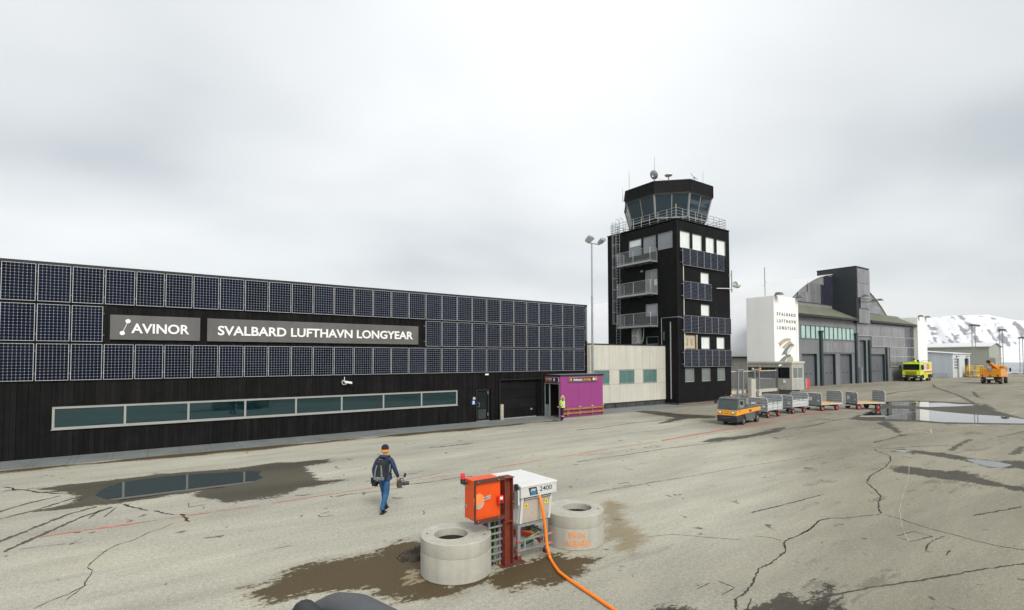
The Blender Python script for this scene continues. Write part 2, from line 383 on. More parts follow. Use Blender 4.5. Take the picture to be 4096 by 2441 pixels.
def letters(mb, mat, parent, name='letter'):
    """build a lettering mesh as one object per letter"""
    n = len(mb.v); par = list(range(n))
    def find(a):
        while par[a] != a: par[a] = par[par[a]]; a = par[a]
        return a
    for f in mb.f:
        r0 = find(f[0])
        for k in f[1:]: par[find(k)] = r0
    grp = {}
    for f in mb.f: grp.setdefault(find(f[0]), []).append(f)
    for fs in sorted(grp.values(), key=lambda q: min(mb.v[k][0]-mb.v[k][1] for f in q for k in f)):
        ids = sorted({k for f in fs for k in f}); ix = {k: i for i, k in enumerate(ids)}; m = MB(); m.v = [mb.v[k] for k in ids]; m.f = [tuple(ix[k] for k in f) for f in fs]
        m.build(name, mat, parent)
def text_mb(s, org, u, v, w, h, depth=0.01, bold=0.0, spacing=1.0, shear=0.0, align_w=True):
    cu = bpy.data.curves.new('t', 'FONT'); cu.body = s; cu.extrude = 0.0; cu.offset = bold; cu.space_character = spacing; cu.shear = shear; cu.resolution_u = 4
    ob = bpy.data.objects.new('t', cu); COL.objects.link(ob)
    dg = bpy.context.evaluated_depsgraph_get(); me = bpy.data.meshes.new_from_object(ob.evaluated_get(dg))
    bpy.data.objects.remove(ob); bpy.data.curves.remove(cu)
    bm = bmesh.new(); bm.from_mesh(me); bpy.data.meshes.remove(me)
    r = bmesh.ops.extrude_face_region(bm, geom=bm.faces[:])
    top = [g for g in r['geom'] if isinstance(g, bmesh.types.BMVert)]
    for q in top: q.co.z += 1.0
    xs = [q.co.x for q in bm.verts]; ys = [q.co.y for q in bm.verts]
    x0, x1, y0, y1 = min(xs), max(xs), min(ys), max(ys)
    sy = h/(y1-y0); sx = (w/(x1-x0)) if align_w else sy
    u = Vector(u); v = Vector(v); n = u.cross(v); org = Vector(org)
    bm.verts.index_update()
    mb = MB(); mb.v = [tuple(org+u*((q.co.x-x0)*sx)+v*((q.co.y-y0)*sy)+n*(q.co.z*depth)) for q in bm.verts]
    mb.f = [tuple(q.index for q in f.verts) for f in bm.faces]
    bm.free(); return mb

# ================================================================== SETTING: apron
def poly(fn, pts): return np.array([tuple(G(*fn(p)))[:2] for p in pts])
WET = [ # (polygon, irregularity)
 np.vstack([poly(g1, [(225,575),(400,560),(550,535),(740,515),(930,495),(1150,465),(1400,440),(1700,430)]),
            poly(g2, [(0,358),(150,340),(350,310),(560,295),(750,280),(870,268),(820,300),(640,335),(690,370),(730,405),(720,430),(780,450),(900,438),(1000,445),(800,480),(700,500),(600,505),(560,540),(400,575),(200,605),(0,625)]),
            poly(g1, [(1680,672),(1480,640),(1480,600),(1290,620),(1180,640),(1000,670),(900,690),(700,695),(500,720),(240,745),(400,720),(560,660),(570,625),(480,600),(300,590)])]),
 np.vstack([poly(g2, [(200,1310),(320,1275),(480,1190),(620,1130),(750,1100),(950,1070),(1200,1030),(1280,990),(1350,955),(1450,935),(1560,930),(1800,960),(1990,1100)]),
            poly(a7, [(840,1150),(960,1090),(1100,1060),(1260,1000),(1400,960),(1550,975),(1770,1000),(1690,1070),(1660,1120),(1550,1190),(1400,1230),(1200,1240),(1000,1300),(880,1290),(810,1240),(760,1260)]),
            poly(g2, [(1820,1310),(1910,1345),(1830,1360),(1650,1395),(1400,1385),(1200,1345),(1030,1320),(850,1330),(650,1345),(450,1400),(260,1425),(200,1370)])]),
 poly(g3, [(560,1484),(700,1420),(800,1370),(790,1430),(850,1450),(930,1430),(880,1484),(700,1600),(400,1600)]),
 poly(g3, [(1200,1484),(1350,1430),(1530,1360),(1600,1400),(1765,1290),(1900,1330),(1800,1540),(1300,1560)]),
 poly(g4, [(560,480),(640,465),(760,480),(900,490),(980,510),(1100,530),(1250,545),(1413,540),(1500,560),(1413,590),(1300,590),(1180,582),(1030,540),(900,520),(700,490)]),
 poly(g4, [(540,590),(600,570),(760,585),(850,600),(1050,605),(1130,640),(1250,680),(1413,710),(1500,730),(1413,738),(1200,700),(1000,665),(800,645),(600,610)]),
 poly(g4, [(300,278),(385,250),(450,225),(530,170),(700,160),(900,168),(1180,183),(1250,230),(1413,275),(1500,300),(1413,315),(1150,312),(900,308),(740,296),(520,292),(420,290)]),
 poly(g3, [(350,72),(560,78),(750,100),(1000,112),(1000,130),(800,132),(640,165),(580,172),(700,125),(500,95)]),
 poly(g3, [(880,295),(960,268),(1100,262),(1250,240),(1350,215),(1480,190),(1500,200),(1380,240),(1230,265),(1100,285),(960,300)]),
 poly(g4, [(470,300),(560,295),(600,330),(650,378),(640,388),(580,350),(520,325)]),
 poly(g4, [(0,1440),(60,1380),(150,1340),(200,1400),(100,1484),(0,1484)]),
]
WATER = [
 np.vstack([poly(g1, [(705,625),(760,580),(900,525),(1150,490),(1400,465),(1700,450)]), poly(g2, [(0,378),(150,374),(300,368),(270,400),(310,420),(230,455),(100,480),(0,490)]),
            poly(g1, [(1700,562),(1450,585),(1250,615),(1050,645),(900,665),(780,650)])]),
 poly(g4, [(530,172),(700,168),(870,172),(1000,185),(1180,187),(1000,198),(800,203),(560,190)]),
 poly(g4, [(370,263),(450,230),(540,212),(750,215),(900,232),(1100,250),(1300,262),(1413,280),(1520,298),(1413,307),(1150,303),(900,298),(740,285),(520,276)]),
 poly(g4, [(1035,530),(1120,533),(1250,548),(1345,568),(1280,585),(1180,578),(1100,555)]),
 poly(g4, [(575,478),(640,470),(720,480),(650,487)]),
]
BROWN = [poly(g3, [(230,715),(330,745),(350,850),(420,930),(510,960),(470,1010),(400,1085),(330,1060),(300,980),(240,1000),(180,930),(240,880),(190,800)]),
         WET[1]]
DRY = [poly(g2, [(1435,1250),(1450,1200),(1480,1170),(1530,1190),(1560,1220),(1530,1250),(1470,1262)]), poly(g2, [(1040,1305),(1120,1275),(1200,1265),(1160,1295),(1090,1310)])]
def sdf(P, pol):
    """signed distance of points to polygon, positive inside"""
    x, y = P[:, 0], P[:, 1]; d = np.full(len(P), 1e9); ins = np.zeros(len(P), bool); n = len(pol)
    for i in range(n):
        a, b = pol[i], pol[(i+1) % n]; e = b-a; w = P-a
        t = np.clip((w@e)/max(e@e, 1e-9), 0, 1); q = w-t[:, None]*e; d = np.minimum(d, (q**2).sum(1))
        c = ((a[1] > y) != (b[1] > y)); xx = a[0]+(y-a[1])*(b[0]-a[0])/np.where(abs(b[1]-a[1]) < 1e-12, 1e-12, b[1]-a[1]); ins ^= c & (x < xx)
    d = np.sqrt(d); return np.where(ins, d, -d)
xs = np.concatenate([[-3000,-1200,-500,-250,-120,-60,-35,-22,-15,-11], np.arange(-8.5, 12, .1), np.arange(12, 30, .16), np.arange(30, 62, .3), np.arange(62, 125, 1.2), [130,140,150,165,185,205,225]])
ys = np.concatenate([[-3000,-1200,-500,-250,-120,-60,-30,-15,-6,-1,1.5], np.arange(3, 16, .1), np.arange(16, 30, .13), np.arange(30, 44, .7), [46,50,60,75,95,120,160,220,300]])
nx, ny = len(xs), len(ys)
XX, YY = np.meshgrid(xs, ys); P = np.stack([XX.ravel(), YY.ravel()], 1)
def field(pols):
    out = np.full(len(P), -1.0)
    for pol in pols:
        lo, hi = pol.min(0)-1.2, pol.max(0)+1.2
        k = np.where((P[:, 0] > lo[0]) & (P[:, 0] < hi[0]) & (P[:, 1] > lo[1]) & (P[:, 1] < hi[1]))[0]
        if len(k): out[k] = np.maximum(out[k], sdf(P[k], pol))
    return np.clip(out, -1, 1)
wetf, watf, brf, dryf = field(WET), field(WATER), field(BROWN), field(DRY)
wetf = np.minimum(wetf, -dryf)
# damp band along the grating in front of the terminal
hw = 0.34+0.16*np.sin(P[:, 0]*0.55)+0.10*np.sin(P[:, 0]*1.7+1)
band = hw-np.abs(P[:, 1]-26.42); band[(P[:, 0] > 22.5)] = -1
brf = np.maximum(brf, np.clip(band+.1, -1, 1))
wetf = np.maximum(wetf, np.clip(band, -1, 1)); 
# damp asphalt towards the hangar, plus vignette darkening painted in at the near right
DAMP_VIGNETTE = np.array([tuple(G(*q))[:2] for q in [(2560,1662),(3000,1760),(3150,1900),(2950,2100),(2700,2300),(2500,2600)]])
DAMP_VIGNETTE = np.vstack([DAMP_VIGNETTE, [[6,-40],[400,-40],[400,120],[36,120]]])
damp_vignette_f = np.clip(sdf(P, DAMP_VIGNETTE)/4.0, -1, 1)
ZZ = np.zeros(len(P))
far = np.clip((P[:, 0]-185)/40, 0, 1); ZZ -= 6*far**2
me = bpy.data.meshes.new('apron')
idx = np.arange(nx*ny).reshape(ny, nx)
quads = np.stack([idx[:-1, :-1], idx[:-1, 1:], idx[1:, 1:], idx[1:, :-1]], -1).reshape(-1, 4)
me.vertices.add(len(P)); me.vertices.foreach_set('co', np.column_stack([P, ZZ]).astype(np.float32).ravel())
me.loops.add(quads.size); me.loops.foreach_set('vertex_index', quads.ravel().astype(np.int32))
me.polygons.add(len(quads)); me.polygons.foreach_set('loop_start', np.arange(0, quads.size, 4, dtype=np.int32)); me.update(calc_edges=True)
for nm, arr in (('wet', wetf), ('water', watf), ('brown', brf), ('shading_in', damp_vignette_f)):
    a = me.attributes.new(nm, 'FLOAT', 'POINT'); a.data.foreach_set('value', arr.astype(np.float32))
def ground_material():
    m = bpy.data.materials.new('asphalt'); m.use_nodes = True; nt = m.node_tree; L = nt.links.new; b = nt.nodes['Principled BSDF']
    t = nt.nodes.new('ShaderNodeTexCoord'); OB = t.outputs['Object']
    def nz(sc, det=4, rgh=0.55, vec=None, dist=0):
        n = nt.nodes.new('ShaderNodeTexNoise'); n.inputs['Scale'].default_value = sc; n.inputs['Detail'].default_value = det; n.inputs['Roughness'].default_value = rgh; n.inputs['Distortion'].default_value = dist
        L(vec or OB, n.inputs['Vector']); return n.outputs['Fac']
    def mr(s, a, b_, c, d, smooth=False):
        n = nt.nodes.new('ShaderNodeMapRange'); n.interpolation_type = 'SMOOTHSTEP' if smooth else 'LINEAR'
        for i, v in zip((1, 2, 3, 4), (a, b_, c, d)): n.inputs[i].default_value = v
        L(s, n.inputs[0]); return n.outputs[0]
    def mt(op, a, bb):
        n = nt.nodes.new('ShaderNodeMath'); n.operation = op
        for i, v in enumerate((a, bb)):
            if isinstance(v, (int, float)): n.inputs[i].default_value = v
            else: L(v, n.inputs[i])
        return n.outputs[0]
    def mix(f, a, bb, blend='MIX'):
        n = nt.nodes.new('ShaderNodeMixRGB'); n.blend_type = blend
        for i, v in enumerate((f, a, bb)):
            if isinstance(v, tuple): n.inputs[i].default_value = (*v, 1)
            elif isinstance(v, (int, float)): n.inputs[i].default_value = v
            else: L(v, n.inputs[i])
        return n.outputs[0]
    def at(nm):
        n = nt.nodes.new('ShaderNodeAttribute'); n.attribute_name = nm; return n.outputs['Fac']
    mp = nt.nodes.new('ShaderNodeMapping'); mp.inputs['Rotation'].default_value = (0, 0, R(4)); mp.inputs['Scale'].default_value = (0.22, 1, 1); L(OB, mp.inputs[0])
    base = mix(mr(nz(0.22, 5, 0.6, mp.outputs[0]), 0.35, 0.68, 0, 1), (0.40, 0.387, 0.315), (0.275, 0.268, 0.228))
    base = mix(mr(nz(1.3, 6, 0.6, mp.outputs[0]), 0.3, 0.7, 0.86, 1.12), base, base, 'MIX') if False else base
    v = mr(nz(1.1, 6, 0.62, mp.outputs[0]), 0.3, 0.7, 0.86, 1.12); base = mix(1.0, base, v, 'MULTIPLY')
    # aggregate: stones lighter and darker than the binder
    ag = mr(nz(55, 3, 0.6), 0.3, 0.72, 0.55, 1.5); base = mix(1.0, base, ag, 'MULTIPLY')
    ag2 = mr(nz(13, 4, 0.7), 0.3, 0.7, 0.80, 1.20); base = mix(1.0, base, ag2, 'MULTIPLY')
    # sandy dust
    du = mr(nz(0.5, 4, 0.6), 0.52, 0.72, 0, 0.45, True); base = mix(du, base, (0.375, 0.345, 0.26))
    od = mr(mt('ADD', at('shading_in'), mt('MULTIPLY', mt('SUBTRACT', nz(0.35, 5, 0.6, mp.outputs[0]), 0.5), 1.3)), -0.5, 0.9, 0, 1, True)  # damp tone by the hangar and vignette shade, both put into the base colour
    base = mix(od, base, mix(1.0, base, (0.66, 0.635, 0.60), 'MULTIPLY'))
    # oil spots and small dark stains
    sp = mr(nz(1.9, 4, 0.55, None, 0.8), 0.665, 0.70, 0, 0.75, True); base = mix(sp, base, (0.05, 0.05, 0.045))
    rag = mt('ADD', mt('MULTIPLY', mt('SUBTRACT', nz(2.6, 7, 0.72, mp.outputs[0]), 0.5), 1.5), mt('MULTIPLY', mt('SUBTRACT', nz(9, 6, 0.72), 0.5), 0.8))
    br = mr(mt('ADD', at('brown'), rag), -0.25, 0.22, 0, 0.75, True); base = mix(br, base, (0.20, 0.155, 0.085))
    far = mt('MULTIPLY', mr(nz(0.75, 8, 0.74, mp.outputs[0]), 0.57, 0.62, 0, 0.75, True), mr(at('shading_in'), -0.9, 0.5, 0.15, 1.0))      # thin damp patches all over
    wet = mr(mt('ADD', at('wet'), rag), -0.02, 0.05, 0, 1, True)
    wetcol = mix(br, mix(1.0, base, (0.22, 0.21, 0.185), 'MULTIPLY'), mix(1.0, (0.088, 0.062, 0.030), mr(nz(30, 3, 0.6), 0.3, 0.7, 0.65, 1.35), 'MULTIPLY'))
    col = mix(wet, base, wetcol)
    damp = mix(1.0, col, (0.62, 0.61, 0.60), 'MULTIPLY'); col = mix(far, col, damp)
    wat = mr(mt('ADD', at('water'), mt('MULTIPLY', mt('SUBTRACT', nz(5, 5, 0.6, mp.outputs[0]), 0.5), 0.16)), -0.01, 0.03, 0, 1, True)
    col = mix(wat, col, (0.035, 0.037, 0.035))
    L(col, b.inputs['Base Color'])
    rg = mix(wat, mix(wet, (0.92,)*3, (0.62,)*3), (0.012,)*3); L(rg, b.inputs['Roughness'])
    sp_ = mix(wat, mix(wet, (0.2,)*3, (0.22,)*3), (0.6,)*3); L(sp_, b.inputs['Specular IOR Level'])
    bn = nt.nodes.new('ShaderNodeBump'); bn.inputs['Distance'].default_value = 0.012
    L(mr(wat, 0, 1, 0.55, 0.0), bn.inputs['Strength']); L(mix(0.5, nz(75, 2), nz(9, 5)), bn.inputs['Height']); L(bn.outputs[0], b.inputs['Normal'])
    MATS['asphalt'] = m
ground_material()
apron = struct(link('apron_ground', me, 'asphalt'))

# cracks, sealed joints, tyre marks: thin ragged ribbons just above the asphalt
mk('crack', (0.045, 0.042, 0.036), 0.85, var=0.3, scale=8)
mk('tyre_mark', (0.085, 0.082, 0.072), 0.8, var=0.4, scale=6)
mk('marking_white', (0.42, 0.41, 0.37), 0.75, var=0.2, scale=4)
def worn(name, col, cover, sc, amp=1.3):
    """mark whose edge breaks up: alpha from the distance to its centre line plus noise"""
    m = mk(name, col, 0.8, var=0.2, scale=5); nt = m.node_tree; L = nt.links.new; b = nt.nodes['Principled BSDF']; b.inputs['Specular IOR Level'].default_value = 0.2
    t = nt.nodes.new('ShaderNodeTexCoord'); n = nt.nodes.new('ShaderNodeTexNoise'); n.inputs['Scale'].default_value = sc; n.inputs['Detail'].default_value = 8; n.inputs['Roughness'].default_value = 0.72
    mpn = nt.nodes.new('ShaderNodeMapping'); mpn.inputs['Scale'].default_value = (0.4, 1, 1); L(t.outputs['Object'], mpn.inputs[0]); L(mpn.outputs[0], n.inputs['Vector'])
    e_ = nt.nodes.new('ShaderNodeAttribute'); e_.attribute_name = 'edge'
    q = nt.nodes.new('ShaderNodeMath'); q.operation = 'MULTIPLY_ADD'; q.inputs[1].default_value = amp*2; L(n.outputs['Fac'], q.inputs[0]); L(e_.outputs['Fac'], q.inputs[2])
    r = nt.nodes.new('ShaderNodeMapRange'); r.inputs[1].default_value = cover+amp-0.1; r.inputs[2].default_value = cover+amp+0.1; L(q.outputs[0], r.inputs[0]); L(r.outputs[0], b.inputs['Alpha'])
worn('red_paint', (0.52, 0.17, 0.13), 0.80, 1.3, 1.5)
worn('red_paint_fresh', (0.50, 0.10, 0.08), 0.45, 1.6, 0.7)
worn('tyre_worn', (0.085, 0.082, 0.072), 0.72, 6.0, 1.1)
worn('joint_worn', (0.058, 0.053, 0.042), 0.68, 7.0, 1.1)
worn('pale_line', (0.40, 0.37, 0.27), 0.70, 6.0, 0.9)
worn('crack_worn', (0.045, 0.040, 0.032), 0.45, 10.0, 0.55)
worn('line_white', (0.42, 0.41, 0.37), 0.55, 3.0, 0.8)
def ribbon(fn, pts, w, mat, z=0.004, jag=0.35, step=0.12, seed=0, smooth=False, name='ground_crack'):
    rr = random.Random(seed+len(pts)*13+int(w*1000)); c = [G(*fn(p)) if fn else Vector((*p, 0)) for p in pts]; path = []
    for a, b in zip(c, c[1:]):
        n = max(1, int((b-a).length/max(step, (a.length)*0.006)))
        path += [a.lerp(b, i/n) for i in range(n)]
    path.append(c[-1]); mb = MB(); L_, C_, R_ = [], [], []
    for i, p in enumerate(path):
        d = (path[min(i+1, len(path)-1)]-path[max(i-1, 0)]).normalized(); nn = Vector((-d.y, d.x, 0))
        q = p+nn*(rr.uniform(-1, 1)*jag*w); ww = w*rr.uniform(1-jag, 1+jag)
        L_.append((*(q+nn*ww)[:2], z)); C_.append((*q[:2], z)); R_.append((*(q-nn*ww)[:2], z))
    n = len(path); mb.add(L_+C_+R_, [(n+i, n+i+1, i+1, i) for i in range(n-1)]+[(2*n+i, 2*n+i+1, n+i+1, n+i) for i in range(n-1)])
    o = mb.build(name, mat, apron); a = o.data.attributes.new('edge', 'FLOAT', 'POINT')
    ends = np.ones(n); ends[0] = ends[-1] = 0.2; a.data.foreach_set('value', np.concatenate([np.zeros(n), ends, np.zeros(n)]).astype(np.float32)); return o
CR = [
 (g4, [(465,465),(490,485),(570,510),(570,545),(540,580),(500,605),(445,635),(425,670),(420,680),(470,720),(510,765),(495,800),(495,850),(515,878)], .05),
 (g4, [(515,878),(380,893),(290,903),(180,905),(120,920),(80,960),(50,985),(0,1010)], .035),
 (g3, [(1765,845),(1730,850),(1670,905),(1600,945),(1530,975),(1475,1005),(1490,1060),(1440,1110),(1370,1160),(1300,1190),(1275,1240),(1250,1300),(1200,1365),(1130,1410),(1140,1484),(1120,1560)], .04),
 (g4, [(515,878),(620,905),(740,945),(850,980),(960,1005),(1100,1045),(1250,1080),(1413,1105),(1550,1130)], .035),
 (g4, [(1080,890),(1180,872),(1280,855),(1413,830)], .06),
 (g1, [(230,1484),(380,1415),(520,1362),(635,1300),(640,1275),(680,1220),(690,1185),(655,1165),(680,1130),(750,1075),(800,1035),(890,990),(1000,960),(1120,900),(1220,870),(1300,832)], .022),
 (g1, [(485,1412),(560,1360),(640,1300),(665,1292)], .025),
 (g1, [(930,685),(960,705),(1010,715),(1060,725),(1105,740)], .07), (g1, [(1160,735),(1210,755),(1320,770)], .07), (g1, [(1355,760),(1390,790),(1410,825)], .09),
 (g1, [(0,600),(100,580),(200,585),(300,600),(480,610)], .10), (g1, [(20,560),(95,570),(120,590)], .07),
 (g3, [(1250,960),(1380,972),(1475,1000)], .018), (g3, [(520,965),(700,950),(900,968),(1180,990)], .016),
 (g4, [(330,445),(560,465),(760,450),(960,445)], .06), (g4, [(460,428),(560,405),(640,382),(700,375)], .10),
 (g4, [(0,265),(130,275),(250,290),(470,320),(700,345)], .05),
 (g4, [(915,1015),(840,1045),(800,1080),(795,1112),(850,1125)], .03), (g4, [(945,1105),(930,1140),(915,1130)], .05),
 (g3, [(1250,1400),(1230,1440),(1210,1484)], .03), (g3, [(1000,1275),(1060,1300),(1130,1325),(1030,1380)], .025), (g3, [(850,1340),(960,1290)], .02),
]
for i, (fn, p, w) in enumerate(CR): ribbon(fn, p, w*.72, 'crack_worn', jag=0.5, seed=i, step=0.06)
JT = [
 (g3, [(0,440),(200,410),(350,390),(500,365),(640,345),(800,325),(930,310),(1080,290),(1250,260),(1450,215),(1600,190),(1765,165)], .11),
 (g3, [(80,665),(240,635),(400,610),(560,580),(635,570)], .06), (g3, [(635,570),(900,525),(1200,470),(1500,425),(1765,385)], .04),
 (g3, [(285,597),(375,582),(390,595)], .05), (g3, [(330,610),(420,598)], .05),
 (g2, [(1380,490),(1550,470),(1700,450),(1850,425),(2003,410)], .08), (g2, [(850,580),(950,560),(1150,540),(1300,520),(1450,500)], .06),
 (g2, [(1100,460),(1280,430),(1450,400),(1600,368)], .05), (g2, [(1300,480),(1500,430),(1760,380)], .04),
 (g2, [(740,715),(880,690)], .05), (g2, [(740,715),(765,740),(900,722)], .05), (g2, [(360,1000),(580,958)], .03), (g2, [(840,565),(860,582),(1080,543)], .06),
 (g4, [(0,1440),(200,1390),(430,1345),(800,1290),(1100,1235),(1413,1190),(1600,1165)], .07),
 (g2, [(1620,185),(1800,170),(2003,145)], .22), (g3, [(0,215),(160,200),(400,165),(640,140),(780,120)], .18),
 (g3, [(510,333),(560,323),(605,331),(555,342),(510,333)], .06), (g3, [(0,397),(130,385),(250,380),(290,388)], .05),
 (g3, [(1230,800),(1380,765),(1765,665)], .07),
 (g4, [(600,1018),(720,988),(835,1020),(700,1052),(600,1018)], .04), (g4, [(0,340),(200,290),(330,270)], .12), (g1, [(1415,675),(1420,712),(1560,690)], .05), (g1, [(100,1035),(350,1000),(650,975)], .03),
]
for i, (fn, p, w) in enumerate(JT): ribbon(fn, p, w*.8, 'joint_worn', z=0.005, jag=0.3, seed=40+i, name='pavement_joint')
TY = [(g1, [(-150,1040),(0,970),(250,870),(500,770),(750,700)], .16), (g1, [(-100,790),(0,745),(200,685),(480,620)], .14), (g1, [(-100,840),(0,800),(250,740),(570,640)], .14), (g1, [(0,1060),(200,970),(380,890),(600,790),(860,705)], .15),
      (g1, [(655,805),(760,725)], .06), (g1, [(770,795),(880,708)], .06),
      (g4, [(840,60),(850,80),(900,95),(1000,130),(1090,175),(1160,215),(1230,245)], .45), (g4, [(1090,105),(1120,140),(1160,152)], .4), (g4, [(1413,450),(1380,480),(1330,505)], .35),
      (g4, [(940,480),(1000,445),(1080,405)], .3), (g4, [(1230,395),(1320,380),(1413,355)], .12), (g4, [(530,125),(620,108),(760,96)], .5), (g4, [(800,103),(960,98)], .4)]
for i, (fn, p, w) in enumerate(TY): ribbon(fn, p, w, 'tyre_worn', z=0.006, jag=0.12, seed=80+i, name='tyre_mark')
# painted markings: long worn red line parallel to the terminal, small pale ones far right
rl = [G(*g1((170,955))), G(*g1((1876,708))), G(*g2((1050,525))), G(*g3((600,290))), G(*g3((1765,85)))]
ribbon(None, [tuple(p[:2]) for p in rl[:4]], .10, 'red_paint', z=0.007, jag=0.05, step=0.3, name='red_line')
ribbon(None, [tuple(p[:2]) for p in rl[3:]]+[tuple(G(2840+2300/3.4583, 1540+240/3.4583)[:2])], .12, 'red_paint_fresh', z=0.007, jag=0.05, step=0.3, name='red_line')
ribbon(g4, [(690,560),(685,650),(650,760),(628,850),(640,940),(665,1010),(690,1060)], .022, 'pale_line', z=0.007, jag=0.1, name='pale_chalk_line')
for q in ([(670,345),(800,335),(990,362),(870,375),(670,345)], [(820,338),(832,370)]): ribbon(g4, q, .12, 'pale_line', z=0.007, jag=0.05, name='painted_grid')
ribbon(None, [(95,34.2),(118,30.5),(140,27)], .25, 'line_white', z=0.007, jag=0.1, step=1, name='white_line')
ribbon(None, [(128,29),(165,25),(182,23)], .5, 'line_white', z=0.007, jag=0.1, step=1, name='white_line')

# grey walkway sheet along the terminal front
wk = MB()
for i in range(29):
    x0 = -11+1.2*i
    if x0 > 23.2: break
    x1 = min(x0+1.19, 23.3); wk.box(x0, x1, 26.78, 28.98, 0.0, 0.018)
struct(wk.build('walkway', 'mat_grey', bevel=0.004))
struct(MB().box(23.5, 46, 27.35, 31, -0.02, 0.006).build('pavement_strip', 'mat_grey'))

# sea, far shore, mountains
s_ = MB(); s_.add([(-12500,-12500,-30),(12500,-12500,-30),(12500,12500,-30),(-12500,12500,-30)], [(0,1,2,3)])
struct(s_.build('sea_water', 'sea'))
def mountain_material(name, thr, rockc):
    m = mk(name, (0.78, 0.79, 0.82), 0.8, var=0.04, scale=0.001); nt = m.node_tree; L = nt.links.new; b = nt.nodes['Principled BSDF']
    t = nt.nodes.new('ShaderNodeTexCoord'); a = nt.nodes.new('ShaderNodeAttribute'); a.attribute_name = 'rock'
    n = nt.nodes.new('ShaderNodeTexNoise'); n.inputs['Scale'].default_value = 0.006; n.inputs['Detail'].default_value = 8; n.inputs['Roughness'].default_value = 0.65; L(t.outputs['Object'], n.inputs['Vector'])
    ad = nt.nodes.new('ShaderNodeMath'); ad.operation = 'ADD'; L(a.outputs['Fac'], ad.inputs[0])
    ms = nt.nodes.new('ShaderNodeMath'); ms.operation = 'MULTIPLY_ADD'; ms.inputs[1].default_value = 0.5; ms.inputs[2].default_value = -0.25; L(n.outputs['Fac'], ms.inputs[0]); L(ms.outputs[0], ad.inputs[1])
    r = nt.nodes.new('ShaderNodeMapRange'); r.inputs[1].default_value = thr; r.inputs[2].default_value = thr+0.06; L(ad.outputs[0], r.inputs[0])
    mi = nt.nodes.new('ShaderNodeMixRGB'); mi.inputs[2].default_value = (*rockc, 1); L(r.outputs[0], mi.inputs[0]); L(b.inputs['Base Color'].links[0].from_socket, mi.inputs[1]); L(mi.outputs[0], b.inputs['Base Color'])
mountain_material('snow_rock', 0.575, (0.20, 0.195, 0.215))
mountain_material('brown_slope', 0.52, (0.10, 0.088, 0.07))
def mountain(name, azr, rng_, prof, mat, seed, nu=150, nv=70, base=-30, streak=3.0):
    """relief over azimuth (deg from +Y, clockwise) and range; prof(az)-> crest height in metres"""
    vs, rock = [], []
    for j in range(nv):
        t = j/(nv-1)
        for i in range(nu):
            az = R(azr[0]+(azr[1]-azr[0])*i/(nu-1)); r = rng_[0]+(rng_[1]-rng_[0])*t
            x, y = r*math.sin(az), r*math.cos(az)
            up = min(1, t/0.62); up = up*up*(3-2*up)*0.55+up*0.45
            gul = mnoise.fractal(Vector((math.degrees(az)*streak*0.35+up*1.2, up*0.8, seed)), 1.0, 2.1, 5)
            big = mnoise.fractal(Vector((x*0.0006, y*0.0006, seed+5)), 1.0, 2.0, 4)
            h = prof(math.degrees(az))*(1+0.06*big)
            z = base+(h-base)*up+gul*h*0.10*math.sin(math.pi*min(up, 0.97))
            if t > 0.62: z = base+(h-base)*(1-0.03*(t-0.62))
            vs.append((x, y, z))
            rk = mnoise.fractal(Vector((math.degrees(az)*streak*0.8+up*4.5, up*2.0, seed+9)), 0.9, 2.2, 6)
            band = 0.10*math.exp(-((up-0.9)/0.05)**2)
            rock.append(0.46+0.34*rk+band+0.10*math.sin(math.pi*up)-0.25*max(0, up-0.6)*(1 if up < 0.92 else 0))
    fs = [(j*nu+i, j*nu+i+1, (j+1)*nu+i+1, (j+1)*nu+i) for j in range(nv-1) for i in range(nu-1)]
    mb = MB(); mb.v = vs; mb.f = [tuple(reversed(f)) for f in fs]
    o = mb.build(name, mat, smooth=False); me = o.data; me.polygons.foreach_set('use_smooth', [True]*len(me.polygons))
    a = me.attributes.new('rock', 'FLOAT', 'POINT'); a.data.foreach_set('value', np.array(rock, np.float32))
    return struct(o)
def interp(xs_, ys_): return lambda a: float(np.interp(a, xs_, ys_))
mountain('snow_mountain', (58, 100), (5600, 11500), interp([58,66,72,76,78,79.5,82,86,92,100], [330,430,545,585,580,500,455,380,330,320]), 'snow_rock', 3.0, 220, 90)
mountain('snow_ridge', (20, 58), (3000, 5200), interp([20,30,38,41,44,47,52,58], [250,300,400,455,450,400,350,330]), 'snow_rock', 11.0, 120, 50)
mountain('hillside', (120, 330), (700, 1600), interp([120,150,200,260,330], [60,100,110,150,140]), 'brown_slope', 21.0, 140, 40, base=-8, streak=0.7)
# dark rocky bank at the edge of the apron
bk = MB()
for i in range(70):
    x = 186+random.random()*14; y = 14+i*0.75+random.random(); r = random.uniform(.4, 1.1)
    bk.ball((x, y, -0.3-(x-186)*.04), r, r*random.uniform(.7, 1.3), r*random.uniform(.5, .8), 6, 4)
bo = bk.build('rock_bank', 'plinth'); bo['kind'] = 'stuff'; bo['label'] = 'dark broken rocks along the far edge of the apron'

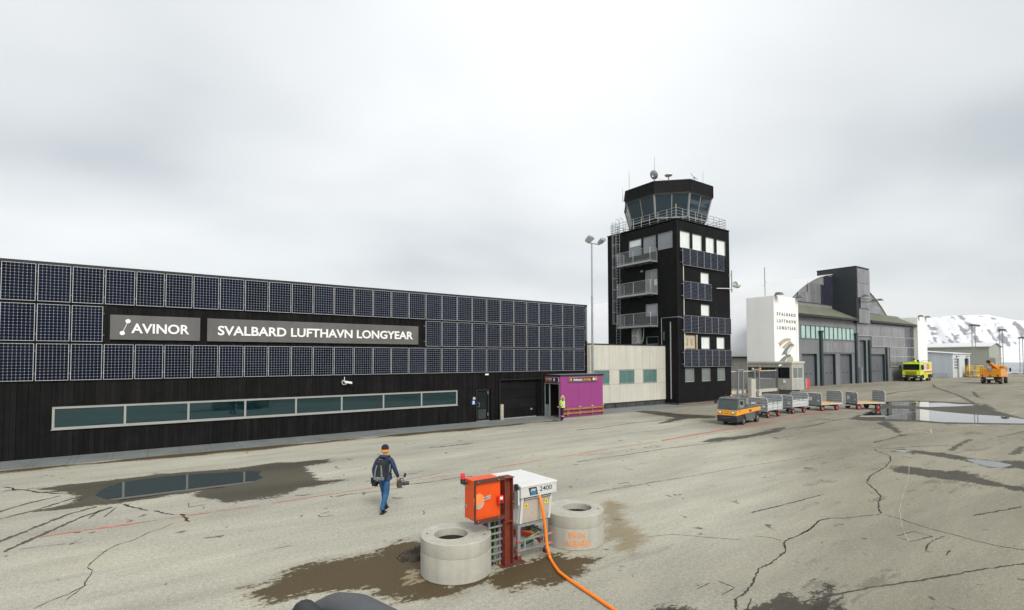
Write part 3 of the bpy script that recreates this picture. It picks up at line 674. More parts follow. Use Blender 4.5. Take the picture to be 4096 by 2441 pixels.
# ================================================================== solar modules
def cell_mesh(nc, nr, cw, ch, px, pz, x0, z0, y, cham):
    mb = MB()
    for r in range(nr):
        for c in range(nc):
            a, b = x0+c*px, z0+r*pz; k = cham
            p = [(a+k,y,b),(a+cw-k,y,b),(a+cw,y,b+k),(a+cw,y,b+ch-k),(a+cw-k,y,b+ch),(a+k,y,b+ch),(a,y,b+ch-k),(a,y,b+k)]
            mb.add(p, [tuple(range(8))])
    return mb
PW, PH, PD = 1.050, 1.559, 0.045
cpx, cpz = (PW-0.030)/8, (PH-0.030)/12
SOL_FRAME = MB().box(0, PW, -PD, 0, 0, PH).mesh('solar_panel'); SOL_FRAME.materials.append(MATS['panel_frame'])
SOL_CELLS = cell_mesh(8, 12, cpx-0.0036, cpz-0.0036, cpx, cpz, 0.018, 0.018, -PD-0.003, 0.0155).mesh('cell_grid'); SOL_CELLS.materials.append(MATS['solar_cell'])
ONE_CELL = cell_mesh(1, 1, cpx-0.0036, cpz-0.0036, cpx, cpz, 0, 0, 0, 0.0155).mesh('cell'); ONE_CELL.materials.append(MATS['solar_cell'])
def solar(parent, x, y, z, w=1.0, split=False):
    L0 = parent.location
    o = bpy.data.objects.new('solar_panel', SOL_FRAME); COL.objects.link(o); o.parent = parent
    o.location = (x-L0.x, y-L0.y, z-L0.z); o.scale = (w, 1, 1)
    o.rotation_euler = (R(random.uniform(-.25, .25)), 0, R(random.uniform(-.25, .25)))
    if split:
        for r in range(12):
            for c in range(8):
                k = bpy.data.objects.new('cell', ONE_CELL); COL.objects.link(k); k.parent = o; k.location = (0.018+c*cpx, -PD-0.003, 0.018+r*cpz)
    else:
        k = bpy.data.objects.new('cell_grid', SOL_CELLS); COL.objects.link(k); k.parent = o; k['kind'] = 'stuff'
    return o
def window(parent, x0, x1, z0, z1, y, glass, frame='alu_frame', fw=0.06, depth=0.10, mull=(), proud=0.03, name='window'):
    """window facing -Y at wall plane y"""
    fr = MB(); yo, yi = y-proud, y+depth
    fr.box(x0, x1, yo, yi, z0, z0+fw).box(x0, x1, yo, yi, z1-fw, z1).box(x0, x0+fw, yo, yi, z0+fw, z1-fw).box(x1-fw, x1, yo, yi, z0+fw, z1-fw)
    for m_ in mull: fr.box(m_-fw/2, m_+fw/2, yo+.004, yi, z0+fw, z1-fw)
    f = fr.build(name, frame, parent)
    eds = [x0+fw]+[v for m_ in mull for v in (m_-fw/2, m_+fw/2)]+[x1-fw]
    for a, b in zip(eds[::2], eds[1::2]): MB().box(a, b, yo+.05, yo+.065, z0+fw, z1-fw).build('pane', glass, f)
    return f
def windowX(parent, y0, y1, z0, z1, x, glass, frame='alu_frame', fw=0.06, mull=(), proud=0.03, name='window'):
    """window facing -X at wall plane x"""
    fr = MB(); xo, xi = x-proud, x-proud+.13
    fr.box(xo, xi, y0, y1, z0, z0+fw).box(xo, xi, y0, y1, z1-fw, z1).box(xo, xi, y0, y0+fw, z0+fw, z1-fw).box(xo, xi, y1-fw, y1, z0+fw, z1-fw)
    for m_ in mull: fr.box(xo+.004, xi, m_-fw/2, m_+fw/2, z0+fw, z1-fw)
    f = fr.build(name, frame, parent)
    eds = [y0+fw]+[v for m_ in mull for v in (m_-fw/2, m_+fw/2)]+[y1-fw]
    for a, b in zip(eds[::2], eds[1::2]): MB().box(xo+.05, xo+.065, a, b, z0+fw, z1-fw).build('pane', glass, f)
    return f

# ================================================================== TERMINAL
YW = 29.06                                   # face of the boards
T = thing('terminal_building', 'long black boarded terminal covered with rows of solar panels', 'building', (8, 29.1, 0))
XL, XR, ZT = -12.0, 27.5, 8.24
b_ = MB()
for (x0, x1, z0, z1) in [(XL,-3.33,0,ZT),(-3.33,16.18,0,1.16),(-3.33,16.18,2.12,ZT),(16.18,17.6,0,ZT),(17.6,18.6,2.1,ZT),(18.6,19.46,0,ZT),(19.46,23.2,2.73,ZT),(23.2,XR,0,ZT)]:
    b_.box(x0, x1, YW+.035, YW+.25, z0, z1)
b_.box(XL, XR, 44, 44.2, 0, ZT).box(XR-.2, XR-.012, YW+.26, 44, 0, ZT).box(XL, XL+.2, YW+.26, 44, 0, ZT)
b_.build('wall', 'wall_backing', T)
rf = MB().box(XL, XR, YW+.25, 44.2, ZT-.02, ZT+.03).build('roof', 'roof_felt', T)
MB().box(XL, XR+.06, YW-.09, YW+.12, 8.145, 8.27).build('parapet_cap', 'black_metal', T)
MB().box(XR-.01, XR+.06, YW-.06, YW+.2, 0, 8.14).build('corner_trim', 'black_metal', T)
# boards: each its own piece
pit = 0.18; planks = []
def plank(x, w, z0, z1, i):
    dy = (0.018 if i % 2 else 0.0)+random.uniform(-.003, .003)
    return MB().box(x, x+w, YW-dy, YW+.034, z0, z1)
extra = MB(); n = int((XR-XL)/pit)
for i in range(n):
    x = XL+i*pit; w = pit-0.008; xc = x+w/2; segs = [(0.03, 8.14)]
    if -3.33-.1 < xc < 16.18+.1: segs = [(0.03, 1.155), (2.125, 8.14)]
    elif 17.6-.1 < xc < 18.6+.1: segs = [(2.11, 8.14)]
    elif 19.46-.1 < xc < 23.2+.05: segs = [(2.74, 8.14)]
    for z0, z1 in segs:
        if x < -6.2 or xc > 23.4:
            extra.v, extra.f = extra.v, extra.f; p = plank(x, w, z0, z1, i); extra.add(p.v, p.f)
        else: plank(x, w, z0, z1, i).build('plank', 'black_board', T)
ex = extra.build('plank_rows', 'black_board', T); ex['kind'] = 'stuff'
# solar modules: three rows, middle row broken by the name signs
X0p, Pp = -4.9956, 1.1131
for c in range(-4, 29):
    x = X0p+c*Pp
    solar(T, x, 29.0, 8.1463-PH, split=(c == 0))
    if c < 3 or c >= 17: solar(T, x, 29.0, 4.914, split=(c == 0))
    solar(T, x, 29.0, 3.2433, split=(c == 0))
rl_ = MB()
for z in (8.1463-.3, 8.1463-1.25, 4.914+.3, 4.914+1.25, 3.2433+.3, 3.2433+1.25):
    if 4.9 < z < 6.5: rl_.box(X0p-4.6, X0p+3*Pp, 29.003, YW, z-.02, z+.02).box(X0p+17*Pp-.12, XR-.1, 29.003, YW, z-.02, z+.02)
    else: rl_.box(X0p-4.6, XR-.1, 29.003, YW, z-.02, z+.02)
rl_.build('mounting_rail', 'galv_dark', T)
MB().tube([(27.42,28.97,8.1),(27.42,28.97,5.5),(27.62,28.97,5.42)], .035, 8).build('downpipe', 'galv', T, smooth=True)
# ribbon window
wf = window(T, -3.33, 16.18, 1.16, 2.12, YW, 'glass_band', fw=0.085, depth=.12, mull=(-.86,1.56,3.99,6.41,8.82,11.25,13.68), proud=.05, name='ribbon_window')
MB().box(-3.36, 16.21, YW-.09, YW-.051, 1.135, 1.165).build('sill', 'alu_frame', wf)
# service door
d = MB().box(17.6,17.68,YW-.02,YW+.2,0.02,2.1).box(18.52,18.6,YW-.02,YW+.2,0.02,2.1).box(17.68,18.52,YW-.02,YW+.2,2.03,2.1).build('door', 'black_metal', T)
MB().box(17.68,18.52,YW+.06,YW+.11,0.06,2.03).build('leaf', 'black_board', d)
MB().box(17.80,18.40,YW+.045,YW+.059,0.85,1.9).build('pane', 'glass_dark', d)
MB().box(17.80,18.40,YW+.047,YW+.059,0.15,0.78).build('kick_panel', 'tug_dark', d)
MB().box(17.62,18.58,YW-.10,YW+.2,0.0,0.045).build('threshold', 'galv', d)
MB().tube([(17.76,YW+.06,1.25),(17.76,YW-.02,1.25),(17.82,YW-.04,1.22),(17.82,YW-.04,0.98),(17.76,YW+.06,0.95)], .016, 8).build('handle', 'galv', d, smooth=True)
for z in (.35, 1.78): MB().box(18.48,18.53,YW-.035,YW-.021,z,z+.18).build('hinge', 'galv', d)
# recessed garage door
g = MB().box(19.46,19.52,YW-.01,YW+.75,0.0,2.73).box(23.14,23.2,YW-.01,YW+.75,0,2.73).box(19.52,23.14,YW-.01,YW+.75,2.67,2.73).build('garage_door', 'black_metal', T)
for k in range(4): MB().box(19.53,22.75,YW+.22,YW+.27,0.06+k*.65,0.06+k*.65+.635).build('door_panel', 'black_board', g)
MB().box(22.75,23.13,YW+.15,YW+.7,0,2.66).build('jamb', 'wall_backing', g)
MB().box(19.53,22.75,YW+.17,YW+.219,0.0,0.058).build('bottom_seal', 'galv', g)
MB().box(22.25,22.42,YW+.205,YW+.219,.5,.62).build('vent_grille', 'galv_dull', g)
MB().box(19.48,23.1,YW+.71,YW+.74,0,2.66).build('back_wall', 'interior', g)
MB().box(17.32,17.48,YW-.12,YW-.022,1.46,1.62).build('access_reader', 'box_cream', T, bevel=.01)
# small signs and devices fixed to the wall
bs = thing('blue_notice', 'small blue notice plate beside the black service door', 'sign', (17.36, YW-.03, 1.3))
MB().box(17.27,17.51,YW-.04,YW-.021,1.15,1.42).build('plate', 'blue_sign', bs); MB().box(17.29,17.49,YW-.044,YW-.041,1.17,1.21).build('text_strip', 'white_letter', bs)
MB().lathe([(.065,0),(.065,.004)], (17.39,YW-.0445,1.31), 16, 'Y').build('pictogram', 'white_letter', bs)
wp = thing('number_plate', 'tiny white plate under the panels above the garage door', 'sign', (18.43, YW-.03, 3.09)); MB().box(18.30,18.56,YW-.035,YW-.02,3.04,3.14).build('plate', 'white_letter', wp)
cc = thing('security_camera', 'white bullet security camera on the black wall above the ribbon window', 'camera', (9.05, YW-.02, 2.8))
MB().lathe([(.05,0),(.05,.05)], (9.0,YW-.07,2.72), 12, 'Y').tube([(9.0,YW-.05,2.72),(9.0,YW-.22,2.72),(9.02,YW-.25,2.78)], .025, 8).build('bracket', 'box_cream', cc, smooth=True)
MB().hexa([(8.92,28.86,2.80),(9.28,28.66,2.73),(9.33,28.74,2.73),(8.97,28.94,2.80)], [(8.92,28.86,2.92),(9.28,28.66,2.85),(9.33,28.74,2.85),(8.97,28.94,2.92)]).build('housing', 'dish_white', cc, bevel=.02)
MB().hexa([(9.281,28.657,2.74),(9.291,28.651,2.74),(9.341,28.731,2.74),(9.331,28.737,2.74)], [(9.281,28.657,2.84),(9.291,28.651,2.84),(9.341,28.731,2.84),(9.331,28.737,2.84)]).build('lens', 'camera_black', cc)
MB().tube([(8.92,28.92,2.86),(8.84,28.94,2.95),(8.80,28.97,2.85),(8.86,29.0,2.72),(8.96,YW-.03,2.70)], .022, 6).tube([(8.92,28.92,2.9),(8.95,28.98,3.05),(8.97,YW-.02,3.12)], .018, 6).build('cable', 'dish_white', cc, smooth=True)
bl = thing('bollard', 'beige round bollard at the left edge of the garage door', 'bollard', (19.44, 28.75, 0)); MB().lathe([(.125,.018),(.125,1.02),(.11,1.06),(.0,1.07)], (19.44,28.75,0), 20, 'Z', False).build('post', 'bollard_beige', bl, smooth=True); MB().lathe([(.145,.018),(.145,.05),(.126,.06)], (19.44,28.75,0), 20, 'Z', False).build('foot', 'galv_dull', bl)

# name signs on the facade
YS = 28.93
s1_ = thing('facade_sign', 'short grey facade sign with white company name and dumbbell mark', 'sign', (.25, YW, 5.02))
MB().box(-1.46, 1.975, YS, YS+.09, 5.02, 6.13).build('board', 'grey_sign', s1_, bevel=.006)
MB().box(-1.3, 1.8, YS+.091, YW-.02, 5.2, 5.28).box(-1.3, 1.8, YS+.091, YW-.02, 5.85, 5.93).build('bracket', 'galv_dark', s1_)
letters(text_mb('AVINOR', (-.70,YS-.001,5.315), (1,0,0), (0,0,1), 2.23, .45, .03, bold=.022), 'white_letter', s1_)
MB().lathe([(.095,-.03),(.095,0)], (-.82,YS-.001,5.855), 24, 'Y').lathe([(.095,-.03),(.095,0)], (-1.02,YS-.001,5.315), 24, 'Y').bar((-.82,YS-.012,5.855), (-1.02,YS-.012,5.315), .03, .02).build('emblem', 'white_letter', s1_)
s2_ = thing('facade_sign', 'long grey facade sign with three white words between the panel rows', 'sign', (7.8, YW, 5.02))
MB().box(2.27, 13.41, YS, YS+.09, 5.01, 6.125).build('board', 'grey_sign', s2_, bevel=.006)
MB().box(2.5, 13.2, YS+.091, YW-.02, 5.2, 5.28).box(2.5, 13.2, YS+.091, YW-.02, 5.85, 5.93).build('bracket', 'galv_dark', s2_)
letters(text_mb('SVALBARD LUFTHAVN LONGYEAR', (2.72,YS-.001,5.31), (1,0,0), (0,0,1), 10.32, .47, .03, bold=.022), 'white_letter', s2_)

# ================================================================== ARRIVALS PORCH
YP, XP0, XP1 = 27.3, 23.37, 27.5
pp = thing('arrivals_porch', 'purple panelled arrivals porch with flat roof and open door', 'porch', (25.4, 28.1, 0))
jo = [XP0, 23.88, 25.09, 26.30, XP1]
for a, b in zip(jo, jo[1:]): MB().box(a+.004, b-.004, YP, YP+.06, 0.03, 2.90).build('wall_panel', 'purple', pp)
MB().box(XP0, XP0+.06, YP+.064, 27.40, .03, 2.90).build('wall_panel', 'purple', pp)
MB().box(XP0, XP0+.06, 27.404, YW-.03, 2.42, 2.90).build('wall_panel', 'purple', pp)
MB().box(XP1-.06, XP1, YP+.064, YW-.03, .03, 2.90).build('wall_panel', 'purple', pp)
MB().box(XP0+.3, XP1-.06, YP+.07, YP+.09, .03, 2.9).box(XP0+.07, XP1-.07, YW-.06, YW-.031, .03, 2.9).box(XP0+.07, XP1-.07, YP+.091, YW-.061, 2.80, 2.89).build('inner_wall', 'interior', pp)
MB().box(XP0-.04, XP1+.03, YP-.04, YW-.025, 2.902, 3.0).build('roof', 'roof_felt', pp)
MB().box(XP0-.045, XP1+.035, YP-.046, YP-.041, 2.90, 3.006).box(XP0-.047, XP0-.041, YP-.04, YW-.03, 2.90, 3.006).build('roof_edge', 'black_metal', pp)
df = MB().box(XP0-.02,XP0+.05,27.405,27.45,.02,2.41).box(XP0-.02,XP0+.05,YW-.09,YW-.032,.02,2.41).box(XP0-.02,XP0+.05,27.45,YW-.09,2.34,2.41).box(XP0-.02,XP0+.05,28.46,28.53,.02,2.34).build('door_frame', 'grey_paint', pp)
MB().box(XP0+.001,XP0+.03,28.531,YW-.091,.02,.85).build('kick_panel', 'grey_paint', df); MB().box(XP0+.008,XP0+.022,28.531,YW-.091,.85,2.34).build('pane', 'glass_dark', df)
MB().box(XP0+.05,XP1-.07,YP+.092,YW-.062,0.008,.02).build('floor', 'concrete_plinth', pp)
def arrow_disc(c, ax, mat, parent, r=.085, sq=False, flip=1):
    """round pictogram disc; ax 'Y' faces -Y, ax 'X' faces -X"""
    nrm = Vector((0,-1,0)) if ax == 'Y' else Vector((-1,0,0)); u = Vector((1,0,0)) if ax == 'Y' else Vector((0,-1,0)); v = Vector((0,0,1)); c = Vector(c)
    pts = [c+u*(r*math.cos(2*math.pi*k/20))+v*(r*math.sin(2*math.pi*k/20)) for k in range(20)]
    dsc = MB().prism(pts, nrm*.006).build('disc', mat, parent); c2 = c+nrm*.0065; mb = MB()
    if sq: mb.prism([c2-u*.03-v*.03, c2+u*.03-v*.03, c2+u*.03+v*.035, c2-u*.03+v*.035], nrm*.003)
    else:
        d = (u*-flip-v).normalized(); q = (u*-flip+v).normalized()*-1; q = Vector(d).cross(nrm)
        mb.prism([c2-d*.05-q*.01, c2-d*.05+q*.01, c2+d*.04+q*.01, c2+d*.04-q*.01], nrm*.003)
        t = c2+d*.055; mb.prism([t, t-d*.07+q*.045, t-d*.035, t-d*.07-q*.045], nrm*.004)
    mb.build('symbol', 'text_black', dsc)
as1 = thing('arrivals_sign', 'wide dark arrivals sign on the purple side facing the apron', 'sign', (25.5, YP-.05, 2.5))
MB().box(24.11,26.88,YP-.09,YP-.004,2.49,2.815).build('frame', 'galv_dull', as1, bevel=.008); MB().box(24.14,26.85,YP-.094,YP-.0905,2.52,2.785).build('face', 'navy_sign', as1)
text_mb('Ankomst', (24.50,YP-.095,2.555), (1,0,0), (0,0,1), .86, .19, .006, bold=.014).build('lettering', 'white_letter', as1)
text_mb('Arrivals', (25.45,YP-.095,2.555), (1,0,0), (0,0,1), .75, .19, .006, bold=.014).build('lettering', 'sign_orange', as1)
arrow_disc((24.29,YP-.095,2.65), 'Y', 'sign_orange', as1, .10); arrow_disc((26.47,YP-.095,2.655), 'Y', 'white_letter', as1, .10, True); arrow_disc((26.70,YP-.095,2.655), 'Y', 'sign_orange', as1, .10, flip=-1)
as2 = thing('arrivals_sign', 'small dark arrivals sign over the open porch door', 'sign', (XP0-.05, 28.1, 2.5))
MB().box(XP0-.09,XP0-.004,27.42,28.88,2.49,2.815).build('frame', 'galv_dull', as2, bevel=.008); MB().box(XP0-.094,XP0-.0905,27.45,28.85,2.52,2.785).build('face', 'navy_sign', as2)
text_mb('Ankomst', (XP0-.095,28.52,2.66), (0,-1,0), (0,0,1), .40, .10, .006, bold=.014).build('lettering', 'white_letter', as2)
text_mb('Arrivals', (XP0-.095,28.52,2.545), (0,-1,0), (0,0,1), .36, .095, .006, bold=.014).build('lettering', 'sign_orange', as2)
arrow_disc((XP0-.095,28.70,2.65), 'X', 'sign_orange', as2, .10); arrow_disc((XP0-.095,27.86,2.65), 'X', 'white_letter', as2, .10, True)
wr = thing('wooden_guard_rail', 'low brown wooden guard rail along the purple wall', 'railing', (25.4, YP-.1, 0))
for x in (23.45, 23.97, 25.12, 26.32, 27.42): MB().box(x-.045,x+.045,YP-.10,YP-.005,.12,.72).build('post', 'wood', wr, bevel=.005)
for z0 in (.53, .23): MB().box(23.40,27.47,YP-.145,YP-.101,z0,z0+.13).build('rail', 'wood', wr, bevel=.006)
for x in (25.12, 26.32, 27.42): MB().box(x-.06,x+.06,YP-.15,YP-.002,.722,.745).build('cap', 'white_letter', wr)

# ================================================================== LINK BUILDING
YB = 30.15
lb = thing('link_building', 'low cream panelled building between the terminal and the black tower', 'building', (33, 31, 0))
MB().box(27.56,38.38,YB+.05,40,.45,5.28).build('wall', 'concrete_plinth', lb)
MB().box(27.56,38.38,YB+.12,YB+.3,0,.45).build('plinth', 'plinth', lb)
MB().box(27.56,38.38,YB-.05,40,5.281,5.36).build('roof', 'black_metal', lb)
for x in np.arange(28.2, 38.4, 1.25): MB().box(x-.02,x+.02,YB+.06,YB+.119,.0,.45).build('plinth_post', 'plinth', lb)
pj = [27.60+1.2*i for i in range(9)]+[38.37]
wins = [(29.3, 31.14), (32.28, 34.18), (35.27, 37.13)]
pj = sorted(set([27.58, 28.30, 29.30, 31.14, 32.28, 34.18, 35.27, 37.13, 38.37, 30.22, 33.23, 36.2]))
for a, b in zip(pj, pj[1:]):
    inw = any(w0-.01 <= a and b <= w1+.01 for w0, w1 in wins)
    for z0, z1 in [(.45, 1.98), (1.98, 3.20), (3.20, 5.28)]:
        if inw and z0 == 1.98: continue
        MB().box(a+.008, b-.008, YB, YB+.049, z0+.008, z1-.008).build('facade_panel', 'cream_panel', lb)
for w0, w1 in wins: window(lb, w0, w1, 2.0, 3.18, YB, 'glass_green', fw=.07, depth=.045, name='window')

# flood light mast
lm = thing('light_mast', 'tall thin grey light mast with two floodlights behind the purple porch', 'lamp post', (28.7, 29.6, 0))
MB().tube([(28.7,29.6,0),(28.7,29.6,5)], .095, 12).tube([(28.7,29.6,5),(28.7,29.6,9)], .08, 12).tube([(28.7,29.6,9),(28.7,29.6,13.3)], .062, 12).lathe([(.11,4.9),(.11,5.1)], (28.7,29.6,0), 12).lathe([(.095,8.9),(.095,9.1)], (28.7,29.6,0), 12).build('pole', 'galv', lm, smooth=True)
MB().box(28.52,28.88,29.42,29.78,0,.03).build('base_plate', 'galv', lm)
MB().box(28.2,29.55,29.57,29.63,13.3,13.38).build('crossbar', 'galv', lm)
for x, a in ((28.30, .15), (29.62, -.35)):
    c = Vector((x, 29.45, 13.62)); t_ = Matrix.Translation(c) @ Matrix.Rotation(R(-25), 4, 'X') @ Matrix.Rotation(a, 4, 'Y')
    mb = MB().hexa([(-.27,-.32,-.10),(.27,-.32,-.10),(.27,.30,-.14),(-.27,.30,-.14)], [(-.2,-.22,.16),(.2,-.22,.16),(.2,.25,.10),(-.2,.25,.10)]); mb.v = [tuple(t_ @ Vector(v)) for v in mb.v]
    fl = mb.build('floodlight', 'galv_dull', lm, bevel=.02)
    mb = MB().box(-.24,.24,-.29,.27,-.16,-.146); mb.v = [tuple(t_ @ Vector(v)) for v in mb.v]; mb.build('lens', 'lamp_glass', fl)
    MB().bar((x,29.6,13.38), (x,29.5,13.6), .05).build('bracket', 'galv', lm)

# ================================================================== CONTROL TOWER
XT, YT, XT1, YT1, ZR = 38.41, 28.77, 46.56, 37.29, 16.68
CT = thing('control_tower', 'black boarded airport control tower with glazed cab and balconies', 'tower', (42.5, 33, 0))
def holed(a0, a1, z0, z1, holes):
    """rectangles that fill a wall around its openings"""
    ca = sorted({a0, a1, *[v for h in holes for v in h[:2]]}); out = []
    for p, q in zip(ca, ca[1:]):
        hs = sorted((h[2], h[3]) for h in holes if h[0] <= p+1e-6 and h[1] >= q-1e-6); z = z0
        for lo, hi in hs:
            if lo > z: out.append((p, q, z, lo))
            z = hi
        if z < z1: out.append((p, q, z, z1))
    return out
FW = [(38.85,40.37,14.12,15.72),(40.68,42.17,14.12,15.69),(42.72,44.14,14.12,15.66),(44.47,46.0,14.12,15.64)]
FW2 = [(41.85,43.22,11.12,12.21),(41.83,43.22,8.1,9.2),(41.82,43.22,5.0,6.18),(44.24,45.62,5.02,6.2)]
FW3 = [(39.33,40.74,2.0,3.23),(41.81,43.22,2.0,3.23),(44.27,45.62,2.0,3.23)]
FW4 = [(39.36,40.95,5.0,6.28)]
LW = [(32.86,34.44,14.1,15.71),(31.12,32.62,14.14,15.69),(29.26,30.91,14.17,15.71),(31.0,32.43,8.10,9.26),(30.98,32.40,5.45,6.19),(31.0,32.42,10.24,12.48)]
wm = MB()
for a, b, z0, z1 in holed(XT, XT1, .18, ZR, FW+FW2+FW3+FW4): wm.box(a, b, YT, YT+.25, z0, z1)
for a, b, z0, z1 in holed(YT+.25, YT1-.25, .18, ZR, LW): wm.box(XT, XT+.25, a, b, z0, z1)
wm.box(XT1-.25, XT1, YT+.25, YT1-.25, .18, ZR).box(XT, XT1, YT1-.25, YT1, .18, ZR)
wm.build('wall', 'tower_board', CT)
MB().box(XT,XT1,YT,YT1,ZR-.1,ZR-.004).build('roof_deck', 'roof_felt', CT)
MB().box(XT-.05,XT1+.05,YT-.05,YT1+.05,ZR+.001,ZR+.07).build('roof_edge', 'black_metal', CT)
MB().box(XT+.1,XT1-.1,YT+.1,YT1-.1,0,.178).build('plinth', 'concrete_plinth', CT)
MB().box(XT-.03,XT+.10,YT-.03,YT-.002,.18,ZR).box(XT-.03,XT-.002,YT-.002,YT+.10,.18,ZR).build('corner_board', 'tower_fascia', CT)
MB().box(38.6,46.4,YT-.12,YT-.07,.06,.12).build('ground_plank', 'wood', CT)
# windows facing the apron
W_ = dict(fw=.065, depth=.2, proud=-.07)
for q in FW+FW2: window(CT, *q, YT, 'curtain', **W_)
for q in FW3: window(CT, *q, YT, 'glass_pale', **W_)
cw = window(CT,39.36,40.95,5.0,6.28,YT,'plastic_sheet',frame='wood',fw=.05,depth=.2,proud=-.02,name='covered_window')
MB().bar((39.72,YT-.04,5.3),(39.72,YT-.04,6.0),.06,.03).bar((40.35,YT-.04,5.3),(40.35,YT-.04,5.95),.06,.03).build('batten', 'deck_wood', cw)
MB().box(39.28,39.34,YT-.06,YT-.004,4.95,6.3).box(41.0,41.14,YT-.05,YT-.004,4.98,6.3).build('sheet_edge', 'plastic_sheet', cw)
# solar rows
def tsol(n, x0, x1, z):
    st = (x1-x0)/n
    for k in range(n): solar(CT, x0+k*st, YT-.13, z, w=(st-.012)/PW)
tsol(6, 38.98, 45.36, 12.55); tsol(4, 39.04, 43.28, 9.54); tsol(7, 39.03, 46.42, 6.45); tsol(7, 39.02, 46.43, 3.37)
rm = MB()
for z in (12.55, 9.54, 6.45, 3.37):
    for dz in (.25, 1.3): rm.box(38.86, {12.55:45.5, 9.54:43.4}.get(z, 46.5), YT-.127, YT-.002, z+dz-.02, z+dz+.02)
rm.build('mounting_rail', 'galv', CT)
MB().tube([(39.18,YT-.06,12.5),(39.18,YT-.06,11.15)], .035, 8).tube([(39.20,YT-.06,9.5),(39.20,YT-.06,8.05)], .035, 8).tube([(39.22,YT-.06,6.4),(39.22,YT-.06,4.95)], .035, 8).build('downpipe', 'dish_white', CT, smooth=True)
# left face: windows, door
for q in LW[:5]: windowX(CT, *q, XT, 'glass_dark' if q[2] < 6 else 'glass_office', fw=.055, proud=-.04)
MB().box(XT+.07,XT+.085,32.95,34.35,15.05,15.62).build('roller_blind', 'curtain', CT)
dd = windowX(CT,31.0,32.42,10.24,12.48,XT,'glass_pale',fw=.07,mull=(31.72,),proud=-.02,name='balcony_door'); MB().box(XT+.002,XT+.015,31.05,31.35,10.95,11.5).build('notice', 'paper_white', dd)
MB().box(XT-.16,XT-.03,32.62,32.86,12.38,12.56).build('wall_lamp', 'galv_dull', CT, bevel=.015)
# balconies
XB = 37.40
for zb in (13.2, 10.18, 7.18):
    bal = MB().box(XB,XT-.002,31.0,35.05,zb-.10,zb).build('balcony', 'galv', CT)
    MB().box(XB-.02,XB-.001,30.98,35.07,zb-.13,zb+.06).box(XB,XT-.004,30.98,30.999,zb-.13,zb+.06).box(XB,XT-.004,35.051,35.07,zb-.13,zb+.06).build('edge_beam', 'galv', bal)
    br_ = MB()
    for y in (31.5, 33.0, 34.5): br_.box(XB+.05,XT-.003,y-.05,y+.05,zb-.20,zb-.101)
    br_.build('bracket', 'galv_dark', bal)
    bars = MB(); posts = MB()
    for (p0, p1, nb) in [((XB,31.0),(XB,33.0),17), ((XB,33.04),(XB,35.05),17), ((XB,31.0),(XT-.03,31.0),9), ((XB,35.05),(XT-.03,35.05),9)]:
        p0 = Vector((*p0, 0)); p1 = Vector((*p1, 0))
        posts.tube([p0+Vector((0,0,zb)),p0+Vector((0,0,zb+1.14)),p0.lerp(p1,.03)+Vector((0,0,zb+1.2)),p0.lerp(p1,.97)+Vector((0,0,zb+1.2)),p1+Vector((0,0,zb+1.14)),p1+Vector((0,0,zb))], .024, 6)
        posts.bar(p0+Vector((0,0,zb+.15)), p1+Vector((0,0,zb+.15)), .025)
        for k in range(1, nb): q = p0.lerp(p1, k/nb); bars.bar(q+Vector((0,0,zb+.15)), q+Vector((0,0,zb+1.18)), .016)
    posts.build('railing', 'galv', bal, smooth=True); bo = bars.build('railing_bars', 'galv_dull', bal); bo['kind'] = 'stuff'
# caged ladder
la = MB().box(XT-.26,XT-.22,35.40,35.44,5.6,17.9).box(XT-.26,XT-.22,35.91,35.95,5.6,17.9).build('ladder', 'galv', CT)
ru = MB()
for k in range(42): z = 5.75+k*.29; ru.tube([(XT-.24,35.42,z),(XT-.24,35.93,z)], .013, 5)
ru.build('rung', 'galv', la)['kind'] = 'stuff'
ho = MB()
for z in np.arange(7.6, 17.6, 1.12):
    ho.tube([(XT-.24+(-.72*math.sin(math.pi*k/10)), 35.675+.36*math.cos(math.pi*k/10), z) for k in range(11)], .02, 5)
for k in (2, 4, 5, 6, 8): ho.tube([(XT-.24-.72*math.sin(math.pi*k/10), 35.675+.36*math.cos(math.pi*k/10), z) for z in (7.5, 17.7)], .014, 5)
for y in (35.42, 35.93): ho.tube([(XT-.24,y,17.7),(XT-.22,y,18.1),(XT-.05,y,18.25),(XT+.25,y,18.1),(XT+.3,y,17.6),(XT+.3,y,16.75)], .022, 6)
ho.build('safety_cage', 'galv', la, smooth=True)
for z in (6.5, 9.2, 11.9, 14.6): MB().box(XT-.22,XT-.002,35.41,35.43,z,z+.05).box(XT-.22,XT-.002,35.92,35.94,z,z+.05).build('bracket', 'galv', la)
# air conditioner
ac = MB().box(XT-.42,XT-.06,32.86,33.80,5.62,7.02).build('air_conditioner', 'ac_white', CT, bevel=.02)
for z in (5.98, 6.66):
    fg = MB().lathe([(.28,-.012),(.28,0)], (XT-.421,33.45,z), 24, 'X').build('fan_grille', 'galv_dull', ac)
    MB().lathe([(.06,-.02),(.06,0)], (XT-.434,33.45,z), 12, 'X').build('fan_hub', 'dish_white', fg)
    rg = MB()
    for r in (.12, .18, .24): rg.tube([(XT-.44, 33.45+r*math.cos(k*math.pi/8), z+r*math.sin(k*math.pi/8)) for k in range(16)], .006, 4, closed=True)
    rg.build('fan_ring', 'dish_white', fg)
MB().box(XT-.44,XT-.02,32.84,33.82,5.50,5.615).build('stand', 'galv', ac)
MB().tube([(XT-.1,32.75,5.7),(XT-.14,32.68,5.85),(XT-.1,32.62,6.2),(XT-.08,32.6,7.1)], .045, 6).build('pipe', 'dish_white', ac, smooth=True)
